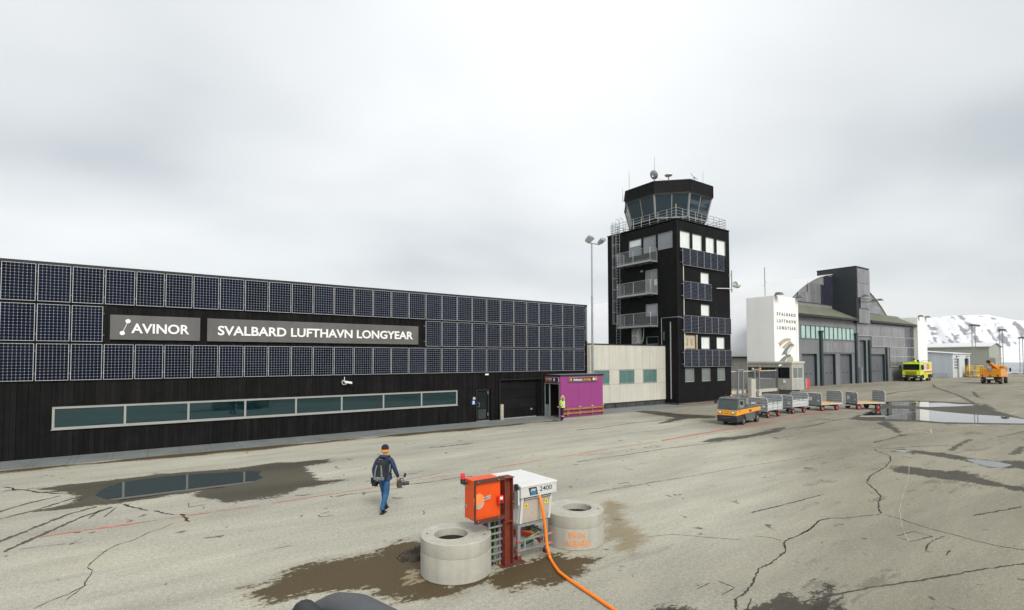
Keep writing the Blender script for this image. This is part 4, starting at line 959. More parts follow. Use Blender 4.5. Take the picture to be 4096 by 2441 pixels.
# conduits low on the left face
MB().tube([(XT-.06,30.54,5.4),(XT-.06,30.54,7.84),(XT-.06,28.72,7.84),(38.9,YT-.06,7.82)], .035, 6).build('conduit', 'galv', CT)
MB().tube([(XT-.08,29.54,.5),(XT-.08,29.54,7.43)], .055, 8).build('downpipe', 'galv', CT, smooth=True)
for z in (1.2,2.4,3.6,4.8,6.0,7.0): MB().box(XT-.08,XT-.002,29.49,29.59,z,z+.04).build('clamp', 'galv', CT)
MB().tube([(XT-.05,30.25,5.8),(XT-.1,30.25,5.85),(XT-.1,30.25,6.5),(XT-.05,30.25,6.55)], .018, 6).build('handle', 'galv', CT)
MB().box(XT-.06,XT-.003,YT+.02,30.14,0.18,5.32).build('lower_cladding', 'tower_board', CT)
# drum antenna on the right edge
an = MB().tube([(46.42,YT-.3,10.6),(46.42,YT-.3,12.75)], .055, 10).build('microwave_link', 'galv', CT, smooth=True)
MB().lathe([(.30,0),(.34,.05),(.34,.42),(.31,.46),(.0,.47)], (46.62,YT-.55,11.35), 24, 'X', False).lathe([(.0,0),(.30,0)], (46.62,YT-.55,11.35), 24, 'X', False).build('drum', 'dish_white', an, smooth=True)
MB().bar((44.3,YT-.04,10.85),(46.6,YT-.45,10.95),.06).bar((46.42,YT-.3,11.3),(46.65,YT-.55,11.35),.1).bar((46.42,YT-.3,10.9),(46.42,YT-.01,10.9),.07).bar((46.42,YT-.3,12.3),(46.42,YT-.01,12.3),.07).build('mount', 'dish_white', an)
# ---- cab
CX, CY = 42.55, 33.1
def octo(h, k, z): return [(CX+x, CY+y, z) for x, y in [(-h,-k),(-k,-h),(k,-h),(h,-k),(h,k),(k,h),(-k,h),(-h,k)]]
def octo_solid(h0, k0, z0, h1, k1, z1):
    mb = MB(); mb.add(octo(h0,k0,z0)+octo(h1,k1,z1), [tuple(reversed(range(8))), tuple(range(8,16))]+[(i,(i+1)%8,(i+1)%8+8,i+8) for i in range(8)]); return mb
octo_solid(3.35,1.38,ZR+.07,3.42,1.40,17.42).build('cab_base', 'tower_fascia', CT)
octo_solid(3.3,1.36,17.42,3.75,1.56,19.62).build('cab_core', 'interior', CT)
octo_solid(4.08,1.76,19.55,4.08,1.76,19.66).build('soffit', 'black_metal', CT)
B, Tt = octo(3.50,1.43,17.45), octo(3.97,1.69,19.58)
fr = MB()
for i in range(8):
    j = (i+1) % 8; b0, b1, t0, t1 = (Vector(q) for q in (B[i], B[j], Tt[i], Tt[j]))
    fr.bar(b0, t0, .13).bar(b0, b1, .10).bar(t0, t1, .10); nrm = (b1-b0).cross(t0-b0).normalized()
    bm_, tm_ = b0.lerp(b1,.5), t0.lerp(t1,.5); fr.bar(bm_, tm_, .07)
    for (p, q, r_, s__) in ((b0,bm_,tm_,t0),(bm_,b1,t1,tm_)): MB().prism([p,q,r_,s__], -nrm*.02).build('cab_pane', 'glass_cab', CT)
fr.build('cab_frame', 'alu_frame', CT)
# fascia boards, each course one piece per side
for i in range(8):
    j = (i+1) % 8
    for k in range(6):
        z0 = 19.665+k*.185; z1 = z0+.172; h = 4.10-.004*k-(.012 if k % 2 else 0); o0 = octo(h, 1.765, z0); o1 = octo(h, 1.765, z1); i0 = octo(h-.1, 1.72, z0); i1 = octo(h-.1, 1.72, z1)
        if i in (7, 0, 1, 2, 3): MB().hexa([o0[i],o0[j],i0[j],i0[i]], [o1[i],o1[j],i1[j],i1[i]]).build('fascia_board', 'tower_fascia', CT)
octo_solid(3.98,1.715,19.665,3.98,1.715,20.74).build('fascia_core', 'wall_backing', CT)
octo_solid(4.12,1.775,20.775,4.10,1.77,20.83).build('cab_roof', 'black_metal', CT)
fc = MB()
for i in (0, 1, 2, 3): p, q = Vector(octo(4.105,1.77,19.66)[i]), Vector(octo(4.105,1.77,20.77)[i]); fc.bar(p, q, .07)
fc.build('fascia_corner', 'tower_fascia', CT)
# roof railing
rr = MB(); c4 = [(XT+.3,YT+.3),(XT1-.12,YT+.3),(XT1-.12,YT1-.2),(XT+.3,YT1-.2)]
for (p, q) in zip(c4, c4[1:]+c4[:1]):
    p, q = Vector((*p, 0)), Vector((*q, 0)); nn = 8
    for k in range(nn): a = p.lerp(q, k/nn); rr.tube([a+Vector((0,0,ZR+.07)), a+Vector((0,0,ZR+1.15))], .028, 6)
    for dz in (.35, .62, .88, 1.15): rr.tube([p+Vector((0,0,ZR+dz)), q+Vector((0,0,ZR+dz))], .022, 6)
rr.build('roof_railing', 'galv', CT, smooth=True)
MB().tube([(XT+.3,YT+.3,ZR+1.1),(XT+.3,YT+.3,ZR+1.45)], .03, 6).build('corner_post', 'safety_yellow', CT)
MB().bar((XT+.5,34.2,ZR+.1),(39.0,34.35,19.5),.06).bar((XT+.5,34.6,ZR+.1),(39.0,34.75,19.5),.06).build('cab_ladder', 'galv', CT)
# antennas on the cab roof
def whip(x, y, z, h, r=.035):
    MB().tube([(x,y,z),(x,y,z+.5)], .03, 6).tube([(x,y,z+.5),(x,y,z+h*.6)], r, 6).tube([(x,y,z+h*.6),(x,y,z+h)], r*.7, 6).build('whip_antenna', 'galv', CT, smooth=True)
whip(38.75,34.6,20.8,2.1); whip(38.55,35.3,19.9,1.4,.03); whip(38.75,31.45,20.8,2.4); whip(46.45,31.5,20.8,2.7)
ds = MB().tube([(38.85,31.6,20.8),(38.85,31.6,21.25)], .04, 6).build('satellite_dish', 'galv', CT)
mb = MB().lathe([(.0,.12),(.22,.08),(.38,.02),(.44,-.06),(.43,-.07),(.36,.0),(.2,.06),(.0,.10)], (0,0,0), 24, 'Z', False); t_ = Matrix.Translation((38.6,31.45,21.45)) @ Matrix.Rotation(R(62), 4, 'Y') @ Matrix.Rotation(R(180), 4, 'X'); mb.v = [tuple(t_ @ Vector(v)) for v in mb.v]; mb.build('reflector', 'galv_dull', ds, smooth=True)
MB().tube([(38.6,31.4,21.25),(38.15,31.2,21.15)], .025, 6).lathe([(.05,0),(.05,.14)], (38.12,31.2,21.08), 10).build('feed_horn', 'dish_white', ds)
rd = MB().tube([(40.6,31.3,20.8),(40.6,31.3,21.6)], .06, 8).lathe([(.11,.0),(.11,.3)], (40.6,31.3,20.95), 10).build('radome', 'galv_dull', CT, smooth=True)
MB().lathe([(.0,0),(.30,.02),(.38,.10),(.33,.2),(.15,.27),(.0,.28)], (40.6,31.3,21.7), 24, 'Z', False).build('dome', 'dish_white', rd, smooth=True); MB().lathe([(.06,0),(.06,.16)], (40.6,31.3,21.56), 10).build('obstruction_light', 'amber', rd)
wv = MB().tube([(42.6,29.8,20.8),(42.6,29.8,21.6)], .03, 6).tube([(42.15,29.8,21.7),(42.6,29.8,21.45),(43.05,29.8,21.5)], .022, 6).tube([(42.25,29.8,21.1),(42.45,29.8,21.55),(42.7,29.8,21.6)], .03, 6).build('wind_sensor', 'galv_dark', CT)
MB().lathe([(.05,0),(.05,.12)], (43.05,29.8,21.46), 8).tube([(42.15,29.8,21.7),(41.98,29.8,21.86)], .035, 5).build('cup', 'dish_white', wv)
MB().tube([(40.6,31.3,21.3),(39.4,30.8,20.84)], .008, 4).tube([(40.6,31.3,21.3),(42.5,29.9,21.0)], .008, 4).tube([(38.85,31.6,21.3),(39.9,30.6,20.84)], .008, 4).build('guy_wire', 'galv_dark', CT)

# ================================================================== HANGAR
YH = 36.5
HG = thing('hangar', 'large grey arched hangar with white barrel roof and roller doors', 'building', (98, 40, 0))
YG = 39.7; RC, ZA, XC = 33.5, 18.5, 98.3
def arch(dx): return ZA-RC+math.sqrt(max(RC*RC-dx*dx, 0))
NA = 40; HW = 27.3
ax_ = [XC-HW+2*HW*i/NA for i in range(NA+1)]
mb = MB(); 
for y in (YG-.18, 125.0): mb.v += [(x, y, arch(x-XC)+.12) for x in ax_]
mb.f = [(i, i+1, NA+1+i+1, NA+1+i) for i in range(NA)]
o = len(mb.v)
for y in (YG-.18, 125.0): mb.v += [(x, y, arch(x-XC)) for x in ax_]
mb.f += [(o+NA+1+i, o+NA+1+i+1, o+i+1, o+i) for i in range(NA)]+[(i, o+i, o+i+1, i+1) for i in range(NA)]
mb.f += [(0, NA+1, o+NA+1, o), (NA, o+NA, o+2*NA+1, 2*NA+1)]
mb.build('barrel_roof', 'barrel_roof', HG, smooth=True)
gm = MB()
for i in range(NA):
    a, b = ax_[i], ax_[i+1]; gm.add([(a,YG,0),(b,YG,0),(b,YG,arch(b-XC)-.01),(a,YG,arch(a-XC)-.01)], [(0,1,2,3)])
gm.build('gable_wall', 'gable_grey', HG)
MB().box(XC-HW+.4, XC-HW+.7, YG, 125, 0, arch(HW)-.02).build('side_wall', 'beige_panel', HG)
MB().box(XC-HW-.25, XC-HW+.5, YG-.3, 125, arch(HW)-.25, arch(HW)-.05).build('eave_gutter', 'black_metal', HG)
# gable solar films left of the dark shaft (three stepped rows) and right of it
film = [(82.6,90.2,13.1,14.7,0),(90.2,94.6,13.1,14.7,1),(85.8,90.2,14.72,16.3,0),(90.2,94.6,14.72,16.3,1),(91.6,94.6,16.32,17.9,1)]
for (x0,x1,z0,z1,dk) in film:
    n = max(1, round((x1-x0)/1.05))
    for k in range(n): MB().box(x0+(x1-x0)*k/n+.02, x0+(x1-x0)*(k+1)/n-.02, YG-.16, YG-.05, z0, z1).build('film_panel', 'film_dark' if dk else 'film_panel', HG)
for (x0,x1,z0,z1) in [(101.5,110.8,14.0,15.5),(101.5,114.4,12.5,13.97),(101.5,106.5,15.52,16.9)]:
    n = max(1, round((x1-x0)/1.3))
    for k in range(n): MB().box(x0+(x1-x0)*k/n+.02, x0+(x1-x0)*(k+1)/n-.02, YG-.16, YG-.05, z0, z1).build('film_panel', 'film_panel', HG)
# dark shaft
sh = MB().box(94.55,99.66,36.0,42.0,9.9,19.2).build('shaft', 'hangar_dark', HG)
MB().box(94.5,99.71,35.95,42.05,19.2,19.32).build('shaft_cap', 'black_metal', sh)
for (x0,x1,z0,z1) in [(94.75,99.6,16.6,18.95),(94.75,99.6,14.1,16.56),(95.8,99.3,12.4,14.0),(95.1,99.4,9.95,12.3)]:
    n = 4
    for k in range(n): MB().box(x0+(x1-x0)*k/n+.015, x0+(x1-x0)*(k+1)/n-.015, 35.86, 35.98, z0, z1).build('film_panel', 'film_panel', sh)
# lean-to front
doors = [(77.0,81.6,0,4.8),(83.6,87.7,0,4.8),(89.3,93.6,0,4.8),(96.6,99.2,0,7.15),(101.2,107.1,0,4.82)]
wins_h = [(76.8,94.6,7.12,8.97)]
hm = MB()
for a, b, z0, z1 in holed(71.1, 122.4, 0, 10.35, doors+wins_h): hm.box(a, b, YH, YH+.3, z0, z1)
hm.build('front_wall', 'hangar_grey', HG)
MB().box(122.1,122.4,YH+.3,YG,0,10.35).build('end_wall', 'hangar_dark', HG)
MB().box(71.1,71.4,YH+.3,YG,0,10.35).build('end_wall', 'hangar_grey', HG)
for i, (a, b, z0, z1) in enumerate(doors):
    dr = MB().box(a+.02,b-.02,YH+.38,YH+.46,.04,z1).build('roller_door', 'roller_door', HG)
    for k in range(int((b-a)/1.3)): MB().box(a+.5+k*1.3,a+.95+k*1.3,YH+.365,YH+.379,1.75,1.95).build('vent', 'hangar_dark', dr)
    MB().box(a-.25,a+.02,YH+.01,YH+.5,0,z1-.01).box(b-.02,b+.25,YH+.01,YH+.5,0,z1-.01).build('door_reveal', 'hangar_green_dark', dr)
nb = 12
for k in range(nb):
    a = 76.8+(94.6-76.8)*k/nb; b = 76.8+(94.6-76.8)*(k+1)/nb
    w = MB().box(a,a+.16,YH-.02,YH+.2,7.12,8.97).build('window', 'hangar_green_dark', HG); MB().box(a+.16,b,YH+.05,YH+.1,7.12,8.97).build('pane', 'hangar_glass', w)
MB().box(76.6,94.8,YH-.08,YH-.003,6.98,7.11).box(76.6,94.8,YH-.08,YH-.003,8.98,9.08).build('window_trim', 'hangar_grey', HG)
for x, zt in ((82.7,8.05),(94.95,8.0)):
    MB().box(x-.3,x+.3,YH-.3,YH-.003,0,zt).build('pilaster', 'hangar_green_dark', HG); MB().box(x-.42,x+.42,YH-.38,YH-.004,zt,zt+.25).build('pilaster_cap', 'hangar_green_dark', HG)
MB().box(122.45,123.0,YH-.3,YH+2.5,0,10.2).build('end_pilaster', 'hangar_green_dark', HG)
MB().box(99.9,100.5,YH-.3,YH-.003,0,7.2).build('pilaster', 'hangar_green_dark', HG)
MB().box(107.3,107.75,YH-.25,YH-.003,0,6.1).build('pilaster', 'hangar_green_dark', HG)
MB().box(96.0,96.4,YH-.45,YH-.003,0,2.6).build('cabinet', 'galv_dull', HG)
# front films right of the shaft, panel by panel
for (x0,x1,z0,z1) in [(95.4,121.3,7.95,9.9),(101.2,121.3,6.15,7.9),(109.1,121.0,4.4,6.1),(109.1,121.0,2.6,4.35)]:
    n = round((x1-x0)/1.6)
    for k in range(n): MB().box(x0+(x1-x0)*k/n+.02, x0+(x1-x0)*(k+1)/n-.02, YH-.12, YH-.02, z0, z1-.03).build('film_panel', 'film_panel' if x0+(x1-x0)*k/n < 116 else 'film_dark', HG)
for k in range(10): MB().box(83.3+k*1.12,83.3+k*1.12+1.08,YH-.12,YH-.02,5.0,6.6).build('film_panel', 'film_panel', HG)
for z in (9.92, 7.92, 6.12, 4.37, 2.57): MB().box(95.5 if z > 7 else (101.2 if z > 6 else 109.1),121.3,YH-.17,YH-.121,z-.03,z+.03).build('mounting_rail', 'cart_light', HG)
# green felt roofs over the lean-to, left and right of the shaft
for (x0,x1) in ((71.0,94.5),(99.7,123.0)):
    MB().hexa([(x0,YH-.7,10.3),(x1,YH-.7,10.3),(x1,YG-.02,12.25),(x0,YG-.02,12.25)], [(x0,YH-.7,10.52),(x1,YH-.7,10.52),(x1,YG-.02,12.5),(x0,YG-.02,12.5)]).build('lean_to_roof', 'green_roof', HG)
    MB().box(x0,x1,YH-.76,YH-.701,10.22,10.55).build('gutter', 'black_metal', HG)
    ra = MB()
    for x in np.arange(x0+.8, x1, 2.4): ra.bar((x,YH-.68,10.22),(x,YH-.002,10.45),.12)
    ra.build('rafter', 'hangar_dark', HG)['kind'] = 'stuff'
hl = MB()
def hangar_lamp(x, y, z, parent):
    l = MB().hexa([(x-.45,y-.5,z),(x+.45,y-.5,z),(x+.45,y+.3,z+.05),(x-.45,y+.3,z+.05)], [(x-.35,y-.3,z+.3),(x+.35,y-.3,z+.3),(x+.35,y+.2,z+.3),(x-.35,y+.2,z+.3)]).bar((x,y,z+.1),(x,y+1.2,z-.2),.1).build('floodlight', 'galv_dark', parent); return l
hangar_lamp(95.3,35.0,14.2,HG); hangar_lamp(97.8,34.6,13.6,HG); hangar_lamp(100.2,34.7,13.8,HG)

# ================================================================== WHITE SIGN PYLONS
SP = thing('sign_pylon', 'big white pylon with three lines of lettering and bird emblem', 'pylon', (67.9, 35.8, 0))
MB().box(64.74,71.0,34.0,37.7,0,12.15).build('shaft', 'white_render', SP, bevel=.03)
MB().box(70.35,70.42,33.97,33.999,3.5,12.1).build('corner_strip', 'dish_white', SP)
for k, w in enumerate(('SVALBARD', 'LUFTHAVN', 'LONGYEAR')):
    letters(text_mb(w, (65.45,33.998,9.62-.885*k), (1,0,0), (0,0,1), 4.72, .43, .03, bold=.012, spacing=1.7), 'letter_brown', SP)
EM = [('emblem_beige', [(160,965),(190,930),(240,885),(300,850),(370,832),(440,832),(480,850),(478,885),(430,892),(360,915),(290,960),(240,1010),(195,1060),(200,1030),(185,995)]),
      ('emblem_beige', [(225,1115),(270,1065),(330,1000),(400,940),(460,905),(482,905),(490,935),(525,968),(480,985),(430,1010),(380,1045),(330,1090),(305,1120),(300,1085),(275,1070)]),
      ('emblem_grey', [(245,1300),(265,1240),(310,1160),(370,1080),(440,1010),(500,980),(530,975),(545,1000),(595,1012),(530,1030),(470,1070),(420,1130),(390,1190),(378,1250),(375,1295),(340,1260),(290,1260)]),
      ('emblem_beige', [(590,1015),(540,1060),(490,1130),(440,1210),(390,1290),(345,1385),(335,1375),(380,1285),(430,1200),(480,1120),(530,1055)]),
      ('emblem_grey', [(185,1445),(230,1395),(300,1330),(370,1290),(430,1270),(480,1268),(482,1300),(500,1315),(440,1340),(390,1370),(350,1410),(315,1470),(200,1470)]),
      ('emblem_beige', [(365,1450),(400,1395),(450,1350),(500,1325),(530,1345),(545,1390),(540,1470),(520,1420),(510,1470),(360,1475)])]
for c, pts in EM: MB().prism([PY(*e1(p), 33.99) for p in pts], (0,-.06,0)).build('emblem_feather', c, SP)
for x in (65.2, 70.6): hangar_lamp(x, 33.6, 12.2, SP)
MB().tube([(66.4,36,12.15),(66.4,36,16.2)], .05, 6).tube([(66.0,36,13.6),(66.8,36,14.4)], .02, 5).build('whip_antenna', 'galv_dark', SP)
SQ = thing('sign_pylon', 'plain white pylon at the far end of the hangar', 'pylon', (124, 37, 0))
MB().box(121.0,126.0,35.7,40,0,12.05).build('shaft', 'white_render', SQ, bevel=.03)
for x in (121.6, 125.4): hangar_lamp(x, 35.4, 12.1, SQ)

# ================================================================== GATEHOUSE
GH = thing('gatehouse', 'small beige gatehouse with dark windows in front of the lettered pylon', 'building', (59.7, 31.5, 0))
bx0, bx1, by0, by1 = 58.37, 61.12, 28.78, 33.95
mb = MB()
for a, b, z0, z1 in holed(bx0, bx1, .6, 3.55, [(58.64,60.88,1.84,3.1)]): mb.box(a, b, by0, by0+.15, z0, z1)
for a, b, z0, z1 in holed(by0+.15, by1, .6, 3.55, [(29.0,33.98,1.88,3.11)][:0]+[(29.02,33.9,1.88,3.11)]): mb.box(bx0, bx0+.15, a, b, z0, z1)
mb.box(bx1-.15,bx1,by0+.15,by1,.6,3.55).box(bx0+.15,bx1-.15,by1-.15,by1,.6,3.55); mb.build('wall', 'beige_panel', GH)
MB().box(bx0+.35,bx1-.35,by0+.35,by1,0,.598).build('plinth', 'concrete_plinth', GH)
MB().box(bx0-.08,bx1+.08,by0-.08,by1,3.552,3.77).build('roof_slab', 'cream_panel', GH)
for x in (59.3, 60.2): MB().box(x-.008,x+.008,by0-.006,by0-.001,.6,1.8).build('joint', 'plinth', GH)
window(GH,58.64,60.88,1.84,3.1,by0,'glass_pale',frame='cream_panel',fw=.07,depth=.12,mull=(59.72,),proud=-.02)
windowX(GH,29.02,33.9,1.88,3.11,bx0,'glass_dark',frame='black_metal',fw=.08,mull=(30.04,31.4,32.8),proud=-.02)
MB().box(bx0-.08,bx0-.002,31.0,32.4,1.72,1.8).build('sill', 'white_letter', GH); MB().box(bx0-.06,bx0-.002,29.5,29.75,1.35,1.72).build('intercom', 'paper_white', GH)
sc2 = thing('security_camera', 'white security camera under the gatehouse eave', 'camera', (58.2, 29.9, 3.3)); MB().hexa([(57.75,29.8,3.18),(58.2,29.8,3.36),(58.2,29.95,3.36),(57.75,29.95,3.18)], [(57.7,29.8,3.3),(58.15,29.8,3.48),(58.15,29.95,3.48),(57.7,29.95,3.3)]).build('housing', 'dish_white', sc2, bevel=.02); MB().bar((58.1,29.87,3.35),(bx0-.002,29.87,3.25),.05).build('bracket', 'dish_white', sc2)
# sliding gate
YGt = 30.3
SG = thing('sliding_gate', 'grey barred sliding gate with beige bottom beam between tower and gatehouse', 'gate', (53.5, YGt, 0))
MB().box(47.0,57.95,YGt-.1,YGt+.1,.45,.78).build('bottom_beam', 'box_cream', SG); MB().box(47.0,57.95,YGt-.05,YGt+.05,2.72,2.82).build('top_rail', 'box_cream', SG)
gb = MB()
for k in range(92): x = 47.1+k*.118; gb.box(x-.008,x+.008,YGt-.008,YGt+.008,.78,2.72)
for k in range(92): x = 47.1+k*.118; gb.box(x-.006,x+.006,YGt-.006,YGt+.006,.12,.45)
gb.build('gate_bars', 'galv_dull', SG)['kind'] = 'stuff'
for x in (49.8, 50.75, 53.0, 53.85): MB().box(x-.06,x+.06,YGt-.32,YGt-.2,0,3.0).build('guide_post', 'galv', SG)
MB().box(49.8,50.75,YGt-.31,YGt-.21,2.9,3.0).box(53.0,53.85,YGt-.31,YGt-.21,2.9,3.0).build('portal_head', 'galv', SG)
MB().box(57.98,58.14,YGt-.12,YGt+.12,0,3.15).build('end_post', 'galv_dark', SG)
MB().box(51.5,52.35,YGt-.75,YGt-.35,0,1.95).build('drive_cabinet', 'box_cream', SG, bevel=.02); MB().box(53.2,53.75,YGt-.6,YGt-.34,.05,.75).build('control_box', 'box_cream', SG, bevel=.02)
for x in (52.7, 54.1): MB().lathe([(.10,0),(.13,.12),(.10,.26)], (x,YGt-.25,2.85), 12).build('warning_light', 'amber' if x > 53 else 'box_cream', SG)
fn_ = thing('bar_fence', 'short grey bar fence beside the black tower base', 'fence', (47.6, 30.6, 0))
for k in range(12): MB().box(46.75+k*.14-.02,46.75+k*.14+.02,30.7,30.74,.05,2.9).build('picket', 'galv_dull', fn_)
MB().box(46.7,48.4,30.745,30.79,.5,.56).box(46.7,48.4,30.745,30.79,2.4,2.46).build('rail', 'galv_dull', fn_)
rs = thing('red_sign', 'small red rounded board standing right of the gatehouse', 'sign', (66.5, 31.0, 0))
p_ = MB(); c_ = PY(3228.5, 1512, 31.0); MB().box(c_.x-.1,c_.x+.55,30.95,31.0,.35,1.6).build('board', 'red_plastic', rs, bevel=.08); MB().box(c_.x-.55,c_.x-.12,30.95,31.0,.45,1.65).build('side_panel', 'galv_dull', rs); MB().bar((c_.x-.1,31.03,0),(c_.x-.1,31.03,1.6),.06).bar((c_.x+.4,31.03,0),(c_.x+.4,31.03,1.2),.06).build('leg', 'galv', rs)

# ================================================================== FAR RIGHT BUILDINGS
PB = thing('storage_shed', 'pale blue sheet-metal shed beyond the hangar', 'building', (143, 40, 0))
mb = MB()
for a, b, z0, z1 in holed(137, 148.8, 0, 5.0, [(137.9,141.2,0,4.0),(145.0,148.0,0,4.05)]): mb.box(a, b, 34.6, 34.8, z0, z1)
mb.prism([(137,34.8,0),(137,60,0),(137,60,7.2),(137,34.8,5.0)], (.2,0,0)).prism([(148.6,34.8,0),(148.6,60,0),(148.6,60,7.2),(148.6,34.8,5.0)], (.2,0,0)); mb.build('wall', 'pale_blue', PB)
MB().hexa([(136.8,34.4,5.0),(149,34.4,5.0),(149,60,7.25),(136.8,60,7.25)], [(136.8,34.4,5.15),(149,34.4,5.15),(149,60,7.4),(136.8,60,7.4)]).build('roof', 'pale_roof', PB)
dr = MB().box(137.9,141.2,34.9,35.0,0,4.0).build('sectional_door', 'door_pale', PB)
for z in (1.9,2.5,3.1):
    for k in range(4): MB().box(138.05+k*.78,138.7+k*.78,34.88,34.899,z,z+.35).build('door_pane', 'glass_pale', dr)
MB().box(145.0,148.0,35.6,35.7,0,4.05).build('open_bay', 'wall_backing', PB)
MB().box(136.9,136.999,38.2,42.0,0,2.5).build('side_door', 'door_pale', PB)
for x in (139.5,146.5): MB().box(x-.4,x+.4,34.2,34.58,4.45,4.6).build('wall_lamp', 'galv_dark', PB)
for i, y0 in enumerate((35.3, 43.0)):
    bn = thing('metal_bench', ('grey metal bench right of the shed side door','grey metal bench left of the shed side door')[i], 'bench', (136.2, y0, 0), 'benches by the pale blue shed')
    MB().box(135.7,136.3,y0,y0+2.6,.75,.85).build('seat', 'galv_dull', bn)
    for yy in (y0, y0+2.45): MB().box(135.75,136.25,yy,yy+.12,0,.749).build('leg', 'galv_dull', bn)
GB = thing('storage_hall', 'long sage green gabled hall behind the pale blue shed', 'building', (196, 70, 0))
mb = MB()
mb.prism([(189.8,40,0),(202.1,40,0),(202.1,40,7.2),(196,40,8.3),(189.8,40,7.2)], (0,80,0)).build('wall', 'sage', GB)
MB().prism([(189.4,39.6,7.18),(196,39.6,8.36),(202.5,39.6,7.18),(202.5,39.6,7.4),(196,39.6,8.6),(189.4,39.6,7.4)], (0,81,0)).build('roof', 'pale_roof', GB)
MB().box(190.4,195.5,39.9,39.98,1.2,4.2).build('window', 'galv_dark', GB); MB().box(198.6,201.3,39.9,39.98,0,5.0).build('door', 'emblem_beige', GB)
def mast(px, py_top, Y, label, hb=2.4):
    p = PY(px, py_top, Y); zt = p.z; x = p.x
    t = thing('lattice_mast', label, 'mast', (x, Y, -1.5), 'lattice floodlight masts')
    mb = MB()
    for dx, dy in ((-.3,-.3),(.3,-.3),(.3,.3),(-.3,.3)): mb.bar((x+dx,Y+dy,-3),(x+dx,Y+dy,zt),.06)
    z = -2.5
    while z < zt-1: mb.bar((x-.3,Y-.3,z),(x+.3,Y-.3,z+1),.03).bar((x+.3,Y-.3,z+1),(x-.3,Y-.3,z+2),.03).bar((x-.3,Y+.3,z),(x+.3,Y+.3,z+1),.03); z += 2
    mb.build('lattice', 'galv_dull', t); MB().box(x-hb,x+hb,Y-.15,Y+.15,zt,zt+.25).box(x-.8,x+.8,Y-.6,Y+.6,zt-.08,zt-.002).build('crossarm', 'galv_dark', t)
    for k in range(3): MB().box(x-hb+.3+k*hb*.8,x-hb+1.1+k*hb*.8,Y-.7,Y-.16,zt-.1,zt+.35).build('floodlight', 'galv_dark', t)
mast(3893, 1304, 37.8, 'lattice mast with wide lamp arm in front of the green hall', 3.0)
mast(4003, 1322, 36.0, 'lattice mast at the right corner of the green hall', 1.6)
mast(4083, 1353, 33.0, 'lattice mast at the right edge of the apron', 2.0)
for i, x in enumerate((171.0, 176.5, 183.0)):
    fp = thing('edge_light_post', ('short dark post nearest the yellow truck','middle short dark post on the apron edge','outer short dark post on the apron edge')[i], 'post', (x, 23.5+i, 0), 'posts on the apron edge')
    MB().tube([(x,23.5+i,-.6),(x,23.5+i,2.2)], .1, 6).build('post', 'galv_dark', fp); MB().box(x-.3,x+.3,23.3+i,23.7+i,2.2,2.9).build('lamp', 'galv_dark', fp)
YPf = thing('work_platform', 'yellow wheeled access platform in front of the pale blue shed', 'platform', (145, 33, 0))
MB().box(143,148.2,32.2,34.0,1.35,1.5).box(143,148.2,32.2,34.0,.22,.36).build('deck', 'safety_yellow', YPf)
rr = MB()
for x in np.arange(143.05, 148.3, 1.02):
    for y in (32.25, 33.95): rr.bar((x,y,.36),(x,y,2.45),.09)
for y in (32.25, 33.95):
    for z in (1.95, 2.45): rr.bar((143,y,z),(148.2,y,z),.08)
for x in (143.05, 148.15): rr.bar((x,32.25,2.45),(x,33.95,2.45),.08)
rr.bar((143.05,32.2,.36),(148.1,32.2,1.35),.08); rr.build('railing', 'safety_yellow', YPf)
for x in (143.2, 148.0):
    for y in (32.3, 33.9): MB().lathe([(.11,-.06),(.11,.06)], (x,y,.11), 12, 'Y').build('wheel', 'rubber', YPf)

# ================================================================== CONCRETE RINGS
def ring(name, label, c, r, hole, z_split, zt, seed):
    """chamber ring with lid that has an off-centre manhole"""
    t = thing(name, label, 'concrete ring', (c[0], c[1], 0), 'concrete manhole rings by the power unit'); rr_ = random.Random(seed); N = 64
    body = MB().lathe([(r-.012,.0),(r,.012),(r,z_split-.006),(r-.01,z_split)], (c[0],c[1],0), N, 'Z', True).build('ring_body', 'concrete', t, smooth=True)
    hx, hy, hr = hole; mb = MB(); o = 0
    outer = lambda rad, z: [(c[0]+rad*math.cos(2*math.pi*k/N), c[1]+rad*math.sin(2*math.pi*k/N), z) for k in range(N)]
    inner = lambda rad, z: [(c[0]+hx+rad*math.cos(2*math.pi*k/N), c[1]+hy+rad*math.sin(2*math.pi*k/N), z) for k in range(N)]
    rings = [outer(r-.004, z_split+.004), outer(r-.001, z_split+.012), outer(r-.001, zt-.012), outer(r-.013, zt), inner(hr+.055, zt), inner(hr+.05, zt-.006), inner(hr+.03, zt-.006), inner(hr+.026, zt), inner(hr+.006, zt), inner(hr, zt-.006), inner(hr-.006, zt-.15)]
    for q in rings: mb.v += q
    for i in range(len(rings)-1):
        for k in range(N): mb.f.append((i*N+k, i*N+(k+1) % N, (i+1)*N+(k+1) % N, (i+1)*N+k))
    lid = mb.build('lid', 'concrete', t, smooth=True)
    MB().lathe([(hr+.03, 0), (hr+.03, .006)], (c[0]+hx, c[1]+hy, zt-.142), 40).build('pit_water', 'pit_dark', t)
    for a in (2.6, 5.5): MB().lathe([(.022,0),(.022,.004)], (c[0]+(r-.12)*math.cos(a), c[1]+(r-.12)*math.sin(a), zt+.0005), 12).build('lifting_eye', 'rust_dark', lid)
    return t
ring('concrete_ring', 'near concrete ring left of the orange cabinet with dark wet ground around', (4.95, 8.92), .685, (-.10, .02, .325), .455, .725, 1)
R2c = (7.95, 8.86)
r2 = ring('concrete_ring', 'far concrete ring behind the white unit with orange spray-painted words', R2c, .685, (.10, -.02, .325), .455, .725, 2)
